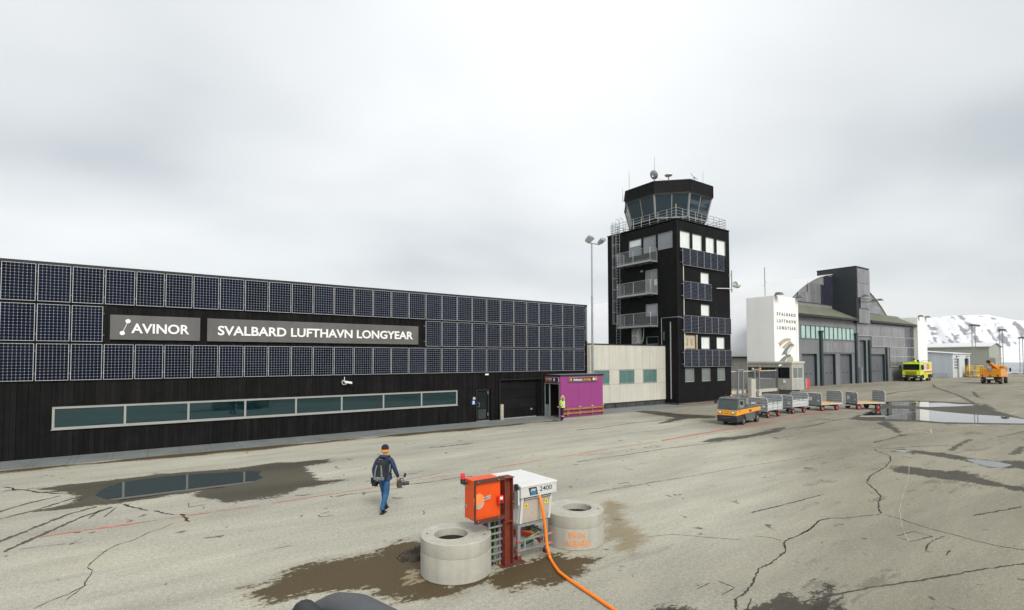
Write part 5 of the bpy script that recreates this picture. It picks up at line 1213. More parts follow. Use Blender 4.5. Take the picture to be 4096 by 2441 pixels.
# sprayed words wrap round the ring
def wrap_text(s, ang0, z0, h, wdeg, rad):
    mb = text_mb(s, (0,0,0), (1,0,0), (0,1,0), 1.0, 1.0, 0.004, bold=.004); out = []
    for x, y, z in mb.v:
        a = R(ang0+wdeg*x); rr_ = rad+.002+z; out.append((R2c[0]+rr_*math.cos(a), R2c[1]+rr_*math.sin(a), z0+h*y))
    mb.v = out; return mb
wrap_text('SKiN', 219, .27, .12, 30, .685).build('sprayed_word', 'spray_orange', r2); wrap_text('ALBARD', 213, .09, .125, 46, .685).build('sprayed_word', 'spray_orange', r2)
def heap(cx, cy, rx, ry, h, seed, rz=0.0):
    """lumpy mound: noisy height field over an ellipse"""
    mb = MB(); n = 34; ca, sa = math.cos(rz), math.sin(rz)
    for j in range(n):
        for i in range(n):
            u, v = 2*i/(n-1)-1, 2*j/(n-1)-1; q = math.sqrt(u*u+v*v)
            x, y = u*rx, v*ry; w = mnoise.fractal(Vector((x*5+seed, y*5, seed)), 1.0, 2.0, 5); w2 = mnoise.fractal(Vector((x*18, y*18+seed, 1)), 0.8, 2.0, 3)
            z = h*max(0, 1-q*(1+.35*w))**.7*(1+.55*w+.25*w2)-.012; mb.v.append((cx+x*ca-y*sa, cy+x*sa+y*ca, max(z, -.012)))
    mb.f = [(j*n+i, j*n+i+1, (j+1)*n+i+1, (j+1)*n+i) for j in range(n-1) for i in range(n-1)]
    return mb
hp = G(*a7((120,1010)))
tag(heap(hp.x+.15, hp.y+.12, .42, .34, .20, 3.3).build('dirty_snow_heap', 'dirty_snow', smooth=True), 'heap of dirty melting snow against the near concrete ring', 'snow heap')
tag(heap(7.05, 10.3, .75, .5, .48, 8.1).build('dirty_snow_heap', 'dirty_snow', smooth=True), 'heap of dirty snow behind the white power unit', 'snow heap')

# ================================================================== POST WITH ORANGE CABINET
OC = thing('cabinet_post', 'rust red steel post carrying an orange cabinet and red beacon', 'post', (5.95, 8.62, 0))
mb = MB().box(5.82,5.835,8.50,8.70,.012,1.73).box(5.835,6.005,8.592,8.608,.012,1.73).box(6.005,6.02,8.50,8.70,.012,1.73); mb.build('beam', 'primer_red', OC)
MB().box(5.836,6.004,8.50,8.59,.86,.875).build('stiffener', 'primer_red', OC); MB().box(5.80,6.04,8.48,8.72,1.731,1.745).build('top_plate', 'primer_red', OC)
MB().box(5.74,6.30,8.44,8.78,0.0,.011).build('base_plate', 'rust_dark', OC)
oc = MB().box(5.13,5.74,8.545,8.90,1.0,1.765).build('cabinet', 'cab_orange', OC, bevel=.008)
MB().box(5.15,5.81,8.49,8.50,1.715,1.775).box(5.15,5.81,8.5,8.544,1.765,1.778).box(5.15,5.81,8.49,8.50,.965,1.03).box(5.15,5.81,8.47,8.544,.955,.964).box(5.13,5.149,8.495,8.544,.955,1.778).build('support_angle', 'rust_dark', OC)
for x in (5.19, 5.66):
    for z in (1.0, 1.745): MB().lathe([(.012,-.012),(.012,0)], (x,8.4895,z), 8, 'Y').build('bolt', 'galv', OC)
for z in (1.2, 1.6): MB().box(5.115,5.129,8.82,8.88,z,z+.06).build('hinge', 'galv_dull', oc)
for cx_, cz_, rr_, m_ in ((5.24,1.33,.115,'tape_grey'),(5.235,1.40,.115,'patch_orange')): MB().lathe([(rr_,-.004),(rr_,0)], (cx_,8.5445 if m_ == 'tape_grey' else 8.540,cz_), 28, 'Y').build('sticker', m_, oc)
MB().bar((5.33,8.535,1.415),(5.40,8.535,1.43),.006,.02).bar((5.32,8.535,1.36),(5.40,8.535,1.385),.006,.02).bar((5.40,8.53,1.43),(5.50,8.53,1.445),.016,.03).bar((5.40,8.53,1.385),(5.495,8.53,1.405),.016,.03).build('tape_mark', 'tape_grey', oc)
pb = MB().box(5.63,5.74,8.43,8.50,1.28,1.43).build('push_button_box', 'red_plastic', OC, bevel=.012)
MB().box(5.655,5.715,8.425,8.4295,1.36,1.41).build('label_plate', 'paper_white', pb); MB().box(5.655,5.715,8.425,8.4295,1.30,1.335).build('label_dark', 'text_black', pb)
MB().tube([(5.69,8.47,1.28),(5.69,8.46,1.2),(5.73,8.46,1.17),(5.80,8.52,1.2)], .008, 6).build('cable', 'cable_black', pb)
bc = MB().tube([(5.13,8.78,1.70),(5.04,8.78,1.68),(5.02,8.78,1.70)], .022, 8).lathe([(.048,0),(.052,.07),(.045,.10)], (5.02,8.78,1.69), 16).build('beacon', 'cable_black', OC, smooth=True)
MB().lathe([(.045,0),(.045,.07),(.035,.10),(.0,.11)], (5.02,8.78,1.791), 16, 'Z', False).build('lens', 'red_plastic', bc, smooth=True)
# cable ladder below the cabinet
CL = thing('cable_ladder', 'short galvanised cable ladder with dark cables under the orange cabinet', 'cable tray', (5.68, 8.7, 0))
MB().box(5.53,5.555,8.63,8.68,.03,.955).box(5.775,5.80,8.63,8.68,.03,.955).build('side_rail', 'galv', CL)
for k in range(7): MB().box(5.50 if k % 2 else 5.54,5.82 if k % 2 else 5.80,8.60,8.629,.12+k*.13,.15+k*.13).build('rung', 'galv', CL)
MB().tube([(5.62,8.70,0.006),(5.62,8.70,.35),(5.60,8.70,.95)], .022, 8).tube([(5.66,8.71,0.006),(5.66,8.71,.95)], .018, 8).build('cable', 'cable_black', CL, smooth=True)
MB().tube([(5.74,8.66,.02),(5.71,8.69,.1),(5.70,8.69,.95)], .010, 6).build('earth_cable', 'cable_green', CL, smooth=True)
for x in (5.542, 5.787): MB().box(x-.018,x+.018,8.62,8.69,.0,.03).build('end_cap', 'red_cap', CL)

# ================================================================== WHITE POWER UNIT
PU = thing('power_unit', 'white ground power unit on a galvanised stand with numbered front', 'power unit', (6.7, 9.2, 0))
x0, x1, yf, yb = 6.245, 7.17, 8.53, 9.82
# side walls taper below the hood
body = MB(); body.hexa([(6.23,8.66,.72),(7.05,8.66,.72),(7.05,9.74,.72),(6.23,9.74,.72)], [(6.27,8.60,1.27),(7.14,8.60,1.27),(7.14,9.78,1.27),(6.27,9.78,1.27)])
body.build('body', 'gpu_white', PU, bevel=.01)
MB().box(x0,x1,8.60,yb,1.272,1.475).build('upper_body', 'gpu_white', PU)
fr_ = MB().box(x0-.008,x1+.008,yf,8.598,1.262,1.478).build('front_plate', 'gpu_white', PU, bevel=.004)
MB().box(x0-.02,x1+.02,yf-.012,yb+.02,1.48,1.515).build('lid', 'gpu_top', PU, bevel=.006)
MB().hexa([(6.30,8.600,.73),(6.985,8.600,.73),(6.985,8.655,.73),(6.30,8.655,.73)], [(6.345,8.575,1.20),(7.03,8.575,1.20),(7.03,8.595,1.20),(6.345,8.595,1.20)]).build('cable_bay', 'gpu_stainless', PU)
MB().box(6.335,7.06,8.560,8.597,1.205,1.258).build('bay_slot', 'text_black', PU); MB().tube([(6.34,8.55,1.225),(7.04,8.55,1.225)], .014, 8).build('roller', 'galv', PU, smooth=True)
for xa, xb in ((6.24,6.298),(6.99,7.05)):
    MB().hexa([(xa,8.59,.73),(xb,8.59,.73),(xb,8.658,.73),(xa,8.658,.73)], [(xa+.035,8.56,1.262),(xb+.035,8.56,1.262),(xb+.035,8.598,1.262),(xa+.035,8.598,1.262)]).build('bay_side', 'gpu_white', PU)
text_mb('2400', (6.72,yf-.001,1.345), (1,0,0), (0,0,1), .33, .098, .002, bold=.008).build('lettering', 'logo_slate', fr_)
MB().prism([(6.47,yf-.002,1.29),(6.675,yf-.002,1.29),(6.635,yf-.002,1.455),(6.425,yf-.002,1.455)], (0,-.002,0)).build('logo_plate', 'logo_slate', fr_)
text_mb('ITW', (6.485,yf-.0045,1.365), (1,0,0), (0,0,1), .135, .055, .0015, bold=.02, shear=.25).build('lettering', 'white_letter', fr_); text_mb('GSE', (6.495,yf-.0045,1.30), (1,0,0), (0,0,1), .145, .055, .0015, bold=.02, shear=.25).build('lettering', 'logo_blue', fr_)
for xw, zw in ((6.40,1.035),(6.925,1.06)):
    yy = 8.584+(1.1-zw)*.05-.012
    w = MB().prism([(xw-.055,yy,zw),(xw+.055,yy,zw),(xw,yy-.003,zw+.115)], (0,-.003,0)).build('warning_sign', 'warn_yellow', PU); MB().prism([(xw-.016,yy-.004,zw+.02),(xw+.016,yy-.004,zw+.02),(xw+.006,yy-.006,zw+.075),(xw-.006,yy-.006,zw+.075)], (0,-.002,0)).build('symbol', 'text_black', w)
for x, z in ((6.30,1.44),(6.30,1.29),(7.12,1.44),(7.12,1.29)): MB().lathe([(.008,-.006),(.008,0)], (x,yf-.0005,z), 8, 'Y').build('screw', 'galv', fr_)
for x, y in ((6.35,9.7),(6.4,9.7),(7.0,9.7),(7.05,9.7),(7.02,8.7),(7.07,8.7)): MB().lathe([(.009,0),(.009,.005)], (x,y,1.5155), 8).build('screw', 'galv', PU)
# control box on the left side
cb = MB().box(6.12,6.205,8.60,8.72,1.14,1.40).build('control_box', 'tug_grey', PU, bevel=.008)
MB().box(6.206,6.228,8.58,8.74,1.12,1.42).build('mount_plate', 'paper_white', cb); MB().box(6.19,6.243,8.62,8.70,1.40,1.53).build('strap', 'cable_black', cb)
for z, m_ in ((1.36,'text_black'),(1.31,'green_led'),(1.27,'rust_dark')): MB().lathe([(.018,-.012),(.018,0)], (6.1195,8.66,z), 12, 'X').build('button', m_, cb)
MB().lathe([(.034,-.006),(.034,0)], (6.1195,8.66,1.20), 14, 'X').build('stop_ring', 'warn_yellow', cb); MB().lathe([(.024,-.035),(.024,-.006)], (6.1195,8.66,1.20), 14, 'X').build('stop_button', 'red_plastic', cb)
MB().tube([(6.2,8.68,1.13),(6.2,8.75,1.05),(6.18,8.85,1.0),(6.235,8.9,1.0)], .009, 6).lathe([(.04,-.012),(.04,0)], (6.232,8.9,1.0), 14, 'X').build('cable', 'galv_dull', cb)
# stand
for (x, y) in ((6.20,8.60),(6.93,8.60),(6.20,9.62),(6.93,9.62)):
    lg = MB().box(x,x+.07,y,y+.07,.02,.66).build('leg', 'galv', PU); MB().box(x-.012,x+.082,y-.012,y+.082,0,.09).build('foot', 'primer_red', lg)
MB().box(6.20,7.0,8.60,8.67,.66,.715).box(6.20,7.0,9.62,9.69,.66,.715).box(6.20,6.27,8.67,9.62,.66,.715).box(6.93,7.0,8.67,9.62,.66,.715).build('top_frame', 'galv', PU)
for z in (.19, .39): MB().box(6.17,7.05,8.555,8.597,z,z+.035).build('tray_rail', 'galv', PU)
for x in (6.36, 6.60, 6.84): MB().box(x-.018,x+.018,8.565,8.590,.226,.389).build('tray_rung', 'galv', PU)
for z in (.19, .39):
    for x in (6.15, 7.051): MB().box(x,x+.03,8.55,8.60,z-.005,z+.04).build('end_cap', 'red_cap', PU)
MB().box(6.90,6.93,8.72,9.6,.42,.47).box(6.90,6.93,8.72,9.6,.24,.27).build('tray_rail', 'galv_dark', PU)
for k in range(3): MB().tube([(6.0,8.95+.05*k,.50-.05*k),(6.35,8.92+.05*k,.50-.05*k),(6.65,8.82+.05*k,.44-.05*k),(6.86,8.75+.03*k,.33-.03*k),(6.88,8.72,.2)], .028, 8).build('power_cable', 'cable_red', PU, smooth=True)
for k, (m_, z) in enumerate((('cable_green',.32),('cable_black',.29),('tape_grey',.36),('cable_black',.25),('cable_green',.35))): MB().tube([(6.25,8.75+.02*k,.10),(6.35,8.70+.02*k,z-.05),(6.6,8.68+.02*k,z),(6.88,8.70+.02*k,z+.06),(6.89,9.2,z+.1)], .011, 6).build('wire', m_, PU, smooth=True)
MB().box(6.28,6.86,8.95,9.5,.02,.34).build('transformer_box', 'galv_dull', PU, bevel=.01)
# orange hose
HS = [(PY(*a7((1292,418)),8.56)), PY(*a7((1302,470)),8.50), PY(*a7((1318,540)),8.45), PY(*a7((1335,650)),8.42), PY(*a7((1348,750)),8.40), PY(*a7((1357,850)),8.37), PY(*a7((1372,930)),8.31), PY(*a7((1398,1015)),8.22)]
HS += [G(*a7(p), .032) for p in [(1460,1112),(1500,1150),(1570,1203),(1640,1250),(1700,1291),(1780,1343),(1850,1391),(1920,1438),(1990,1485),(2100,1560),(2250,1660)]]
hz_ = []
for i in range(len(HS)-1):     # Catmull-Rom smoothing
    p0, p1, p2, p3 = HS[max(i-1,0)], HS[i], HS[i+1], HS[min(i+2,len(HS)-1)]
    for k in range(6):
        t = k/6; hz_.append(0.5*((2*p1)+(p2-p0)*t+(2*p0-5*p1+4*p2-p3)*t*t+(-p0+3*p1-3*p2+p3)*t**3))
hz_.append(HS[-1])
tag(MB().tube(hz_, .031, 12).build('power_hose', 'hose_orange', smooth=True), 'thick orange cable hose hanging from the white unit and lying across the ground', 'hose')

# ================================================================== wheels
def wheel(parent, x, y, r, w, tyre='rubber', rim='rim_grey', side=-1, name='wheel', rimr=.58):
    t = local(name, MB().lathe([(r*.62,-w/2),(r*.9,-w/2),(r,-w*.32),(r,w*.32),(r*.9,w/2),(r*.62,w/2),(r*.62,-w/2)], (x,y,r), 24, 'Y', False), tyre, parent, smooth=True)
    local('rim', MB().lathe([(r*rimr*1.06,-w*.46),(r*rimr*.95,-w*.36),(r*.25,-w*.28),(r*.22,-w*.46),(0,-w*.47)] if side < 0 else [(r*rimr*1.06,w*.46),(r*rimr*.95,w*.36),(r*.25,w*.28),(r*.22,w*.46),(0,w*.47)], (x,y,r), 20, 'Y', False), rim, t, smooth=True)
    local('hub', MB().lathe([(r*.14,-w*.52),(r*.14,w*.52)], (x,y,r), 10, 'Y'), 'cart_light', t)
    return t
# ================================================================== BAGGAGE TUG (local: x to the rear, y to the far side)
TG = thing('baggage_tug', 'yellow and grey baggage tug numbered 486 leading the carts', 'tug', (29.25, 17.74, 0), rz=math.atan2(.13, .99))
W = 1.27; L_ = 3.55
local('lower_front', MB().hexa([(.06,0,.20),(.75,0,.20),(.75,W,.20),(.06,W,.20)], [(.0,0,.60),(.75,0,.60),(.75,W,.60),(.0,W,.60)]), 'tug_dark', TG, bevel=.03)
local('front_cowl', MB().hexa([(.0,-.005,.602),(1.3,-.005,.66),(1.3,W+.005,.66),(.0,W+.005,.602)], [(.05,-.005,.93),(1.3,-.005,.96),(1.3,W+.005,.96),(.05,W+.005,.93)]), 'tug_yellow', TG, bevel=.025)
local('skirt', MB().box(1.28,2.75,.02,W-.02,.24,.68), 'tug_grey', TG, bevel=.02)
local('side_cowl', MB().hexa([(1.304,-.005,.665),(L_,-.005,.74),(L_,W+.005,.74),(1.304,W+.005,.665)], [(1.304,-.005,.965),(L_,-.005,.985),(L_,W+.005,.985),(1.304,W+.005,.965)]), 'tug_yellow', TG, bevel=.02)
local('rear_body', MB().box(2.75,L_+.05,.06,W-.06,.35,.735), 'tug_grey', TG, bevel=.02)
bd = local('load_bed', MB().box(1.32,L_,.01,W-.01,.987,1.08), 'tug_grey', TG, bevel=.015)
local('bed_rail', MB().tube([(1.5,.06,1.08),(1.5,.06,1.17),(L_-.08,.06,1.17),(L_-.08,.06,1.08)], .018, 6).tube([(1.5,W-.06,1.08),(1.5,W-.06,1.17),(L_-.08,W-.06,1.17),(L_-.08,W-.06,1.08)], .018, 6).box(1.6,L_-.1,.3,.36,1.08,1.11).box(1.6,L_-.1,.8,.86,1.08,1.11), 'tug_dark', bd)
# cab: pillars, roof, panes
pil = MB()
for y in (.035, W-.035): pil.bar((.12,y,.93),(.30,y,1.60),.07).bar((1.26,y,.95),(1.24,y,1.60),.08)
local('pillar', pil, 'tug_grey', TG)
local('roof', MB().hexa([(.22,.0,1.60),(1.36,.0,1.60),(1.36,W,1.60),(.22,W,1.60)], [(.36,.07,1.70),(1.28,.07,1.70),(1.28,W-.07,1.70),(.36,W-.07,1.70)]), 'tug_grey', TG, bevel=.03)
local('windscreen', MB().hexa([(.10,.07,.93),(.112,.07,.93),(.112,W-.07,.93),(.10,W-.07,.93)], [(.285,.07,1.60),(.297,.07,1.60),(.297,W-.07,1.60),(.285,W-.07,1.60)]), 'tug_glass', TG)
local('screen_apron', MB().prism([(.078,.36,.93),(.078,.90,.93),(.045,.80,.86),(.045,.46,.86)], (-.012,0,0)), 'tug_dark', TG)
for y in (.03, W-.042): local('door_pane', MB().prism([(.22,y,1.06),(1.2,y,1.06),(1.2,y,1.59),(.32,y,1.59)], (0,.012,0)), 'glass_pale' if y < .1 else 'tug_glass', TG)
local('door', MB().box(.22,1.22,.02,.045,.95,1.06), 'tug_grey', TG)
local('rear_wall', MB().box(1.25,1.28,.08,W-.08,.97,1.58), 'tug_dark', TG); local('rear_pane', MB().box(1.235,1.249,.2,W-.25,1.32,1.50), 'glass_pale', TG)
local('seat', MB().box(.75,1.2,.15,.6,.97,1.1).box(1.1,1.22,.15,.6,1.1,1.5), 'seat_black', TG, bevel=.03)
for y in (.24, W-.24):
    s = 1 if y > .6 else -1
    hl_ = local('headlight', MB().lathe([(.115,-.02),(.115,.03)], (.015,y,.80), 20, 'X').lathe([(.055,-.02),(.055,.03)], (.02,y+.13*s,.835), 14, 'X'), 'tug_dark', TG)
    local('lens', MB().lathe([(.085,-.035),(.085,-.02)], (.014,y,.80), 20, 'X').lathe([(.038,-.035),(.038,-.02)], (.019,y+.13*s,.835), 14, 'X'), 'lamp_glass', hl_)
local('step_rail', MB().tube([(-.01,.42,.50),(-.05,.45,.47),(-.05,.92,.47),(-.01,.95,.50)], .012, 6), 'galv_dark', TG)
local('tow_hook', MB().box(-.02,.05,.56,.74,.24,.42).box(-.035,-.02,.59,.62,.24,.42).box(-.035,-.02,.68,.71,.24,.42), 'chassis', TG)
text_mb_ = text_mb('486', (1.72,-.0055,.735), (1,0,0), (0,0,1), .40, .185, .003, bold=.02); local('lettering', text_mb_, 'text_black', TG)
local('maker_mark', text_mb('Linde', (.0125,.78,.70), (0,-1,.02), (.0,0,1), .26, .07, .003, shear=.3), 'text_black', TG)
local('lettering', text_mb('AVINOR', (.28,-.0055,.83), (1,0,0), (0,0,1), .3, .045, .002), 'text_black', TG)
bk_ = local('beacon', MB().lathe([(.05,0),(.05,.03)], (.62,.62,1.70), 14), 'tug_dark', TG); local('lens', MB().lathe([(.055,0),(.055,.09),(.04,.11),(0,.112)], (.62,.62,1.73), 14, 'Z', False), 'amber', bk_)
local('roof_lamp', MB().tube([(.8,1.05,1.70),(.8,1.05,1.78)], .015, 6).ball((.8,1.05,1.81), .05), 'tug_dark', TG); local('roof_lamp', MB().box(1.05,1.25,.1,.2,1.70,1.75), 'tug_dark', TG)
for y, s in ((-.16, -1), (W+.22, 1)): local('mirror', MB().box(.30,.36,y-.08,y+.08,1.28,1.50).tube([(.3,.02 if s < 0 else W-.02,1.42),(.32,y,1.42)], .012, 6), 'tug_dark', TG, bevel=.01)
local('wiper', MB().tube([(.085,.35,.94),(.16,.72,1.15)], .01, 5), 'tug_dark', TG)
for xx, rr_ in ((1.0, .255), (3.08, .305)):
    for y, s in ((.10, -1), (W-.10, 1)):
        wheel(TG, xx, y, rr_, .19, side=s, name='wheel')
    for y in (.0, W-.04): local('wheel_arch', MB().tube([(xx+(rr_+.06)*math.cos(R(a)), y+.02, rr_+(rr_+.06)*math.sin(R(a))) for a in range(0, 181, 20)], .03, 6), 'tug_dark', TG)
local('chassis', MB().box(.5,L_,.25,W-.25,.2,.5), 'chassis', TG)

# ================================================================== BAGGAGE CARTS (local: front-near corner at origin, x to the rear)
CW, CL_ = 1.34, 2.32
def end_wall(x, z0, z1, handle):
    m_ = MB(); c = .13
    m_.prism([(x,0,z0),(x,CW,z0),(x,CW,z1-c),(x,CW-c,z1),(x,c,z1),(x,0,z1-c)], (.03,0,0)); return m_
def cart(label, loc, deg, sides, paper, grp='baggage carts behind the tug'):
    t = thing('baggage_cart', label, 'baggage cart', (*loc, 0), grp, rz=R(deg))
    local('deck', MB().box(.03,CL_-.03,.01,CW-.01,.50,.56), 'cart_light', t)
    local('chassis', MB().box(.1,CL_-.1,.3,.36,.40,.499).box(.1,CL_-.1,CW-.36,CW-.3,.40,.499).box(.05,.15,.1,CW-.1,.30,.40).box(1.65,1.75,.1,CW-.1,.30,.40), 'chassis', t)
    for nm, x, z0, z1 in (('front_wall', 0, .42, 1.38), ('rear_wall', CL_-.03, .50, 1.50)):
        e_ = local(nm, end_wall(x, z0, z1, nm == 'front_wall'), 'cart_grey', t)
        rb = MB(); z = z0+.10
        while z < z1-.12:
            rb.box(x-.012,x-.0005,.03,CW-.03,z,z+.025).box(x+.0305,x+.042,.03,CW-.03,z,z+.025); z += .19
        local('rib', rb, 'cart_light', e_)
        ed = MB()
        for xx in (x+.015,): ed.tube([(xx,0,z0),(xx,0,z1-.13),(xx,.13,z1),(xx,CW-.13,z1),(xx,CW,z1-.13),(xx,CW,z0)], .024, 6)
        local('edge_tube', ed, 'cart_light' if True else 'galv', e_, smooth=True)
        if nm == 'front_wall':
            local('hand_rail', MB().tube([(x-.03,.42,z1-.18),(x-.05,.42,z1-.02),(x-.05,CW-.15,z1-.02),(x-.05,CW-.15,z1-.18),(x-.05,.45,z1-.18)], .014, 6).tube([(x-.05,.22,z1-.02),(x-.06,.22,z1-.15),(x-.06,.32,z1-.15),(x-.05,.32,z1-.02)], .014, 6), 'cart_light', e_, smooth=True)
            local('document_plate', MB().box(x-.026,x-.013,.80 if paper else .85,1.12 if paper else 1.15,.78,1.06), 'paper_white', e_); local('label_plate', MB().box(x-.026,x-.013,.18,.34,.74,.84), 'paper_white', e_)
    if sides:
        for y in (0, CW-.03):
            sw = local('side_wall', MB().box(.05,CL_-.05,y,y+.025,.53,1.04), 'cart_light', t)
            if sides == 2:
                jb = MB()
                for xx in (.80, 1.56): jb.box(xx-.02,xx+.02,y-.012,y-.0005,.50,1.06)
                local('stake', jb, 'cart_grey', sw)
            local('lip', MB().box(.05,CL_-.05,y-.014,y-.001,.93,.955).box(.05,CL_-.05,y-.012,y-.001,.66,.675), 'cart_grey', sw)
            for xx in (.92, 1.5): local('latch', MB().box(xx-.05,xx+.05,y-.022,y-.0145,.97,1.04), 'galv_dark', sw)
    else:
        for y, w in ((.02,.09),(.30,.05),(.62,.08),(.95,.05),(1.22,.09)): local('deck_plank', MB().box(.06,CL_-.06,y,y+w,.561,.60), 'deck_wood', t)
        local('side_sill', MB().box(.03,CL_-.03,-.012,.009,.47,.56), 'cart_light', t)
    for x in (.12, 1.72):
        for y, s in ((.06, -1), (CW-.06, 1)): wheel(t, x, y, .215, .13, rim='rim_red', side=s)
    local('drawbar', MB().bar((.1,.50,.33),(-.95,.64,.30),.06).bar((.1,.84,.33),(-.95,.70,.30),.06).tube([(-.95,.67,.30),(-1.1,.67,.30)], .03, 6), 'galv_dull', t)
    local('coupling', MB().box(CL_-.1,CL_+.08,.58,.76,.30,.42), 'chassis', t)
    return t
cart('first baggage cart with low pale sides, coupled to the yellow tug', (34.85, 18.86), 4, 2, True)
cart('second baggage cart with plain pale sides', (38.85, 19.15), -1, 1, True)
cart('third baggage cart, open sided with wooden deck slats', (42.95, 18.95), -14, 0, True)
cart('last baggage cart, open sided, standing at the puddle', (46.35, 17.75), -32, 0, False)

# ================================================================== FIRE ENGINE (local: x to the rear, y to the far side)
FE = thing('fire_engine', 'bright yellow airport fire engine parked by the hangar', 'fire engine', (110.1, 32.25, 0), rz=R(5)); FE.scale = (1.04, 1.06, 1.04)
FWd = 2.5
local('cab', MB().hexa([(.0,0,1.05),(2.3,0,1.05),(2.3,FWd,1.05),(.0,FWd,1.05)], [(.25,.06,3.15),(2.3,.06,3.25),(2.3,FWd-.06,3.25),(.25,FWd-.06,3.15)]), 'fire_yellow', FE, bevel=.08)
local('windscreen', MB().hexa([(.05,.16,1.98),(.09,.16,1.98),(.09,FWd-.16,1.98),(.05,FWd-.16,1.98)], [(.17,.18,2.92),(.21,.18,2.92),(.21,FWd-.18,2.92),(.17,FWd-.18,2.92)]), 'glass_dark', FE)
local('sun_visor', MB().box(.02,.25,.12,FWd-.12,2.95,3.05), 'fire_yellow', FE)
gr = local('grille', MB().box(-.03,.04,.45,FWd-.45,1.08,1.75), 'fire_yellow', FE, bevel=.03)
for k in range(4): local('slot', MB().box(-.045,-.031,.55,FWd-.55,1.14+k*.15,1.21+k*.15), 'chassis', gr)
local('stripe', MB().box(-.05,-.031,.5,FWd-.5,1.66,1.73), 'fire_red', gr)
local('bumper', MB().box(-.12,.5,.02,FWd-.02,.55,1.04), 'chassis', FE, bevel=.06)
for y in (.25, FWd-.25): local('headlight', MB().box(-.135,-.121,y-.16,y+.16,.78,.95), 'lamp_glass', FE)
local('number_plate', MB().box(-.14,-.121,1.0,1.5,.6,.72), 'warn_yellow', FE)
for y in (-.004,): local('side_window', MB().box(.55,1.25,y,.06,2.0,2.85).box(1.4,2.1,y,.06,2.0,2.85), 'glass_dark', FE)
for y, s in ((-.28, 1), (FWd+.28, -1)): local('mirror', MB().box(.1,.25,y-.12,y+.12,2.0,2.75).bar((.25,y,2.6),(.35,y+.28*s,2.6),.05), 'chassis', FE)
by = local('body', MB().box(2.45,8.1,.0,FWd,1.1,3.3), 'fire_yellow', FE, bevel=.05)
local('stripe', MB().box(2.5,8.0,-.012,-.001,1.45,1.75), 'fire_red', by); local('stripe', MB().box(2.5,8.0,-.012,-.001,1.80,1.95), 'paper_white', by)
for k in range(3): local('shutter', MB().box(2.75+k*1.7,4.2+k*1.7,-.012,-.001,2.0,3.0), 'cart_light' if k == 0 else 'fire_red' if k == 1 else 'fire_yellow', by)
local('step_locker', MB().box(2.45,5.0,.0,.2,.5,1.09), 'fire_yellow', FE); local('chassis', MB().box(.6,8.0,.5,FWd-.5,.5,1.09), 'chassis', FE)
mo = local('water_monitor', MB().ball((1.3,1.0,3.45), .28, .28, .24).tube([(1.2,1.0,3.55),(.55,.9,3.7)], .11, 8), 'fire_yellow', FE, smooth=True); local('nozzle', MB().tube([(.55,.9,3.7),(.35,.87,3.73)], .13, 8), 'chassis', mo)
local('roof_rail', MB().bar((2.6,.3,3.5),(7.8,.3,3.5),.06).bar((2.6,.3,3.3),(2.6,.3,3.5),.06).bar((7.8,.3,3.3),(7.8,.3,3.5),.06).box(2.7,3.3,.8,1.6,3.3,3.65), 'chassis', FE)
local('beacon', MB().box(.45,.7,1.7,2.2,3.2,3.36), 'logo_blue', FE); local('beacon', MB().box(.45,.7,.1,.5,3.2,3.36), 'logo_blue', FE)
for x in (1.35, 5.6, 6.95):
    for y, s in ((.20, -1), (FWd-.20, 1)): wheel(FE, x, y, .53, .36, side=s, rimr=.55)
    local('wheel_arch', MB().tube([(x+.62*math.cos(R(a)), .0, .53+.62*math.sin(R(a))) for a in range(0, 181, 20)], .06, 6), 'chassis', FE)

# ================================================================== YELLOW-ORANGE CRANE TRUCK (local: x forward, y to the left)
OT = thing('crane_truck', 'orange flatbed truck with folded crane seen from behind', 'truck', (108.9, 21.65, 0), rz=R(3))
TWd = 2.5
bd = local('bed', MB().box(0,.08,0,TWd,1.15,2.38).box(.08,4.6,0,.07,1.15,2.38).box(.08,4.6,TWd-.07,TWd,1.15,2.38).box(.08,4.6,.07,TWd-.07,1.15,1.28).box(4.52,4.6,.07,TWd-.07,1.28,2.5), 'truck_orange', OT, bevel=.02)
local('tailgate_lamp', MB().box(-.02,-.001,1.95,2.05,1.5,1.58), 'paper_white', bd); local('hinge', MB().box(-.03,-.001,.3,.38,1.1,1.5).box(-.03,-.001,1.2,1.28,1.1,1.5).box(-.03,-.001,2.1,2.18,1.1,1.5), 'chassis', bd)
local('maker_mark', MB().box(-.012,-.001,.25,.62,1.36,1.41), 'text_black', bd)
local('cab', MB().hexa([(4.75,.1,1.0),(6.6,.1,1.0),(6.6,TWd-.1,1.0),(4.75,TWd-.1,1.0)], [(4.75,.15,2.85),(6.2,.2,2.85),(6.2,TWd-.2,2.85),(4.75,TWd-.15,2.85)]), 'truck_orange', OT, bevel=.06)
local('rear_pane', MB().box(4.735,4.749,.5,TWd-.5,2.0,2.6), 'glass_dark', OT); local('side_pane', MB().box(5.1,6.0,.10,.14,1.95,2.6), 'glass_dark', OT)
local('chassis', MB().box(.1,6.4,.75,1.05,.65,1.1).box(.1,6.4,1.45,1.75,.65,1.1).box(.05,.2,.1,TWd-.1,.55,.75), 'chassis', OT)
local('rear_plate', MB().box(-.01,.049,.85,1.75,.78,1.02), 'paper_white', OT)
for y in (.2, TWd-.2): local('tail_lamp', MB().box(.0,.049,y-.18,y+.18,.60,.72), 'fire_red', OT)
for y in (.25, TWd-.6): local('mud_flap', MB().box(.3,.33,y-.1,y+.5,.25,1.05), 'chassis', OT)
kn = local('crane_column', MB().box(3.4,4.2,.75,1.7,1.28,2.9), 'truck_orange', OT, bevel=.05)
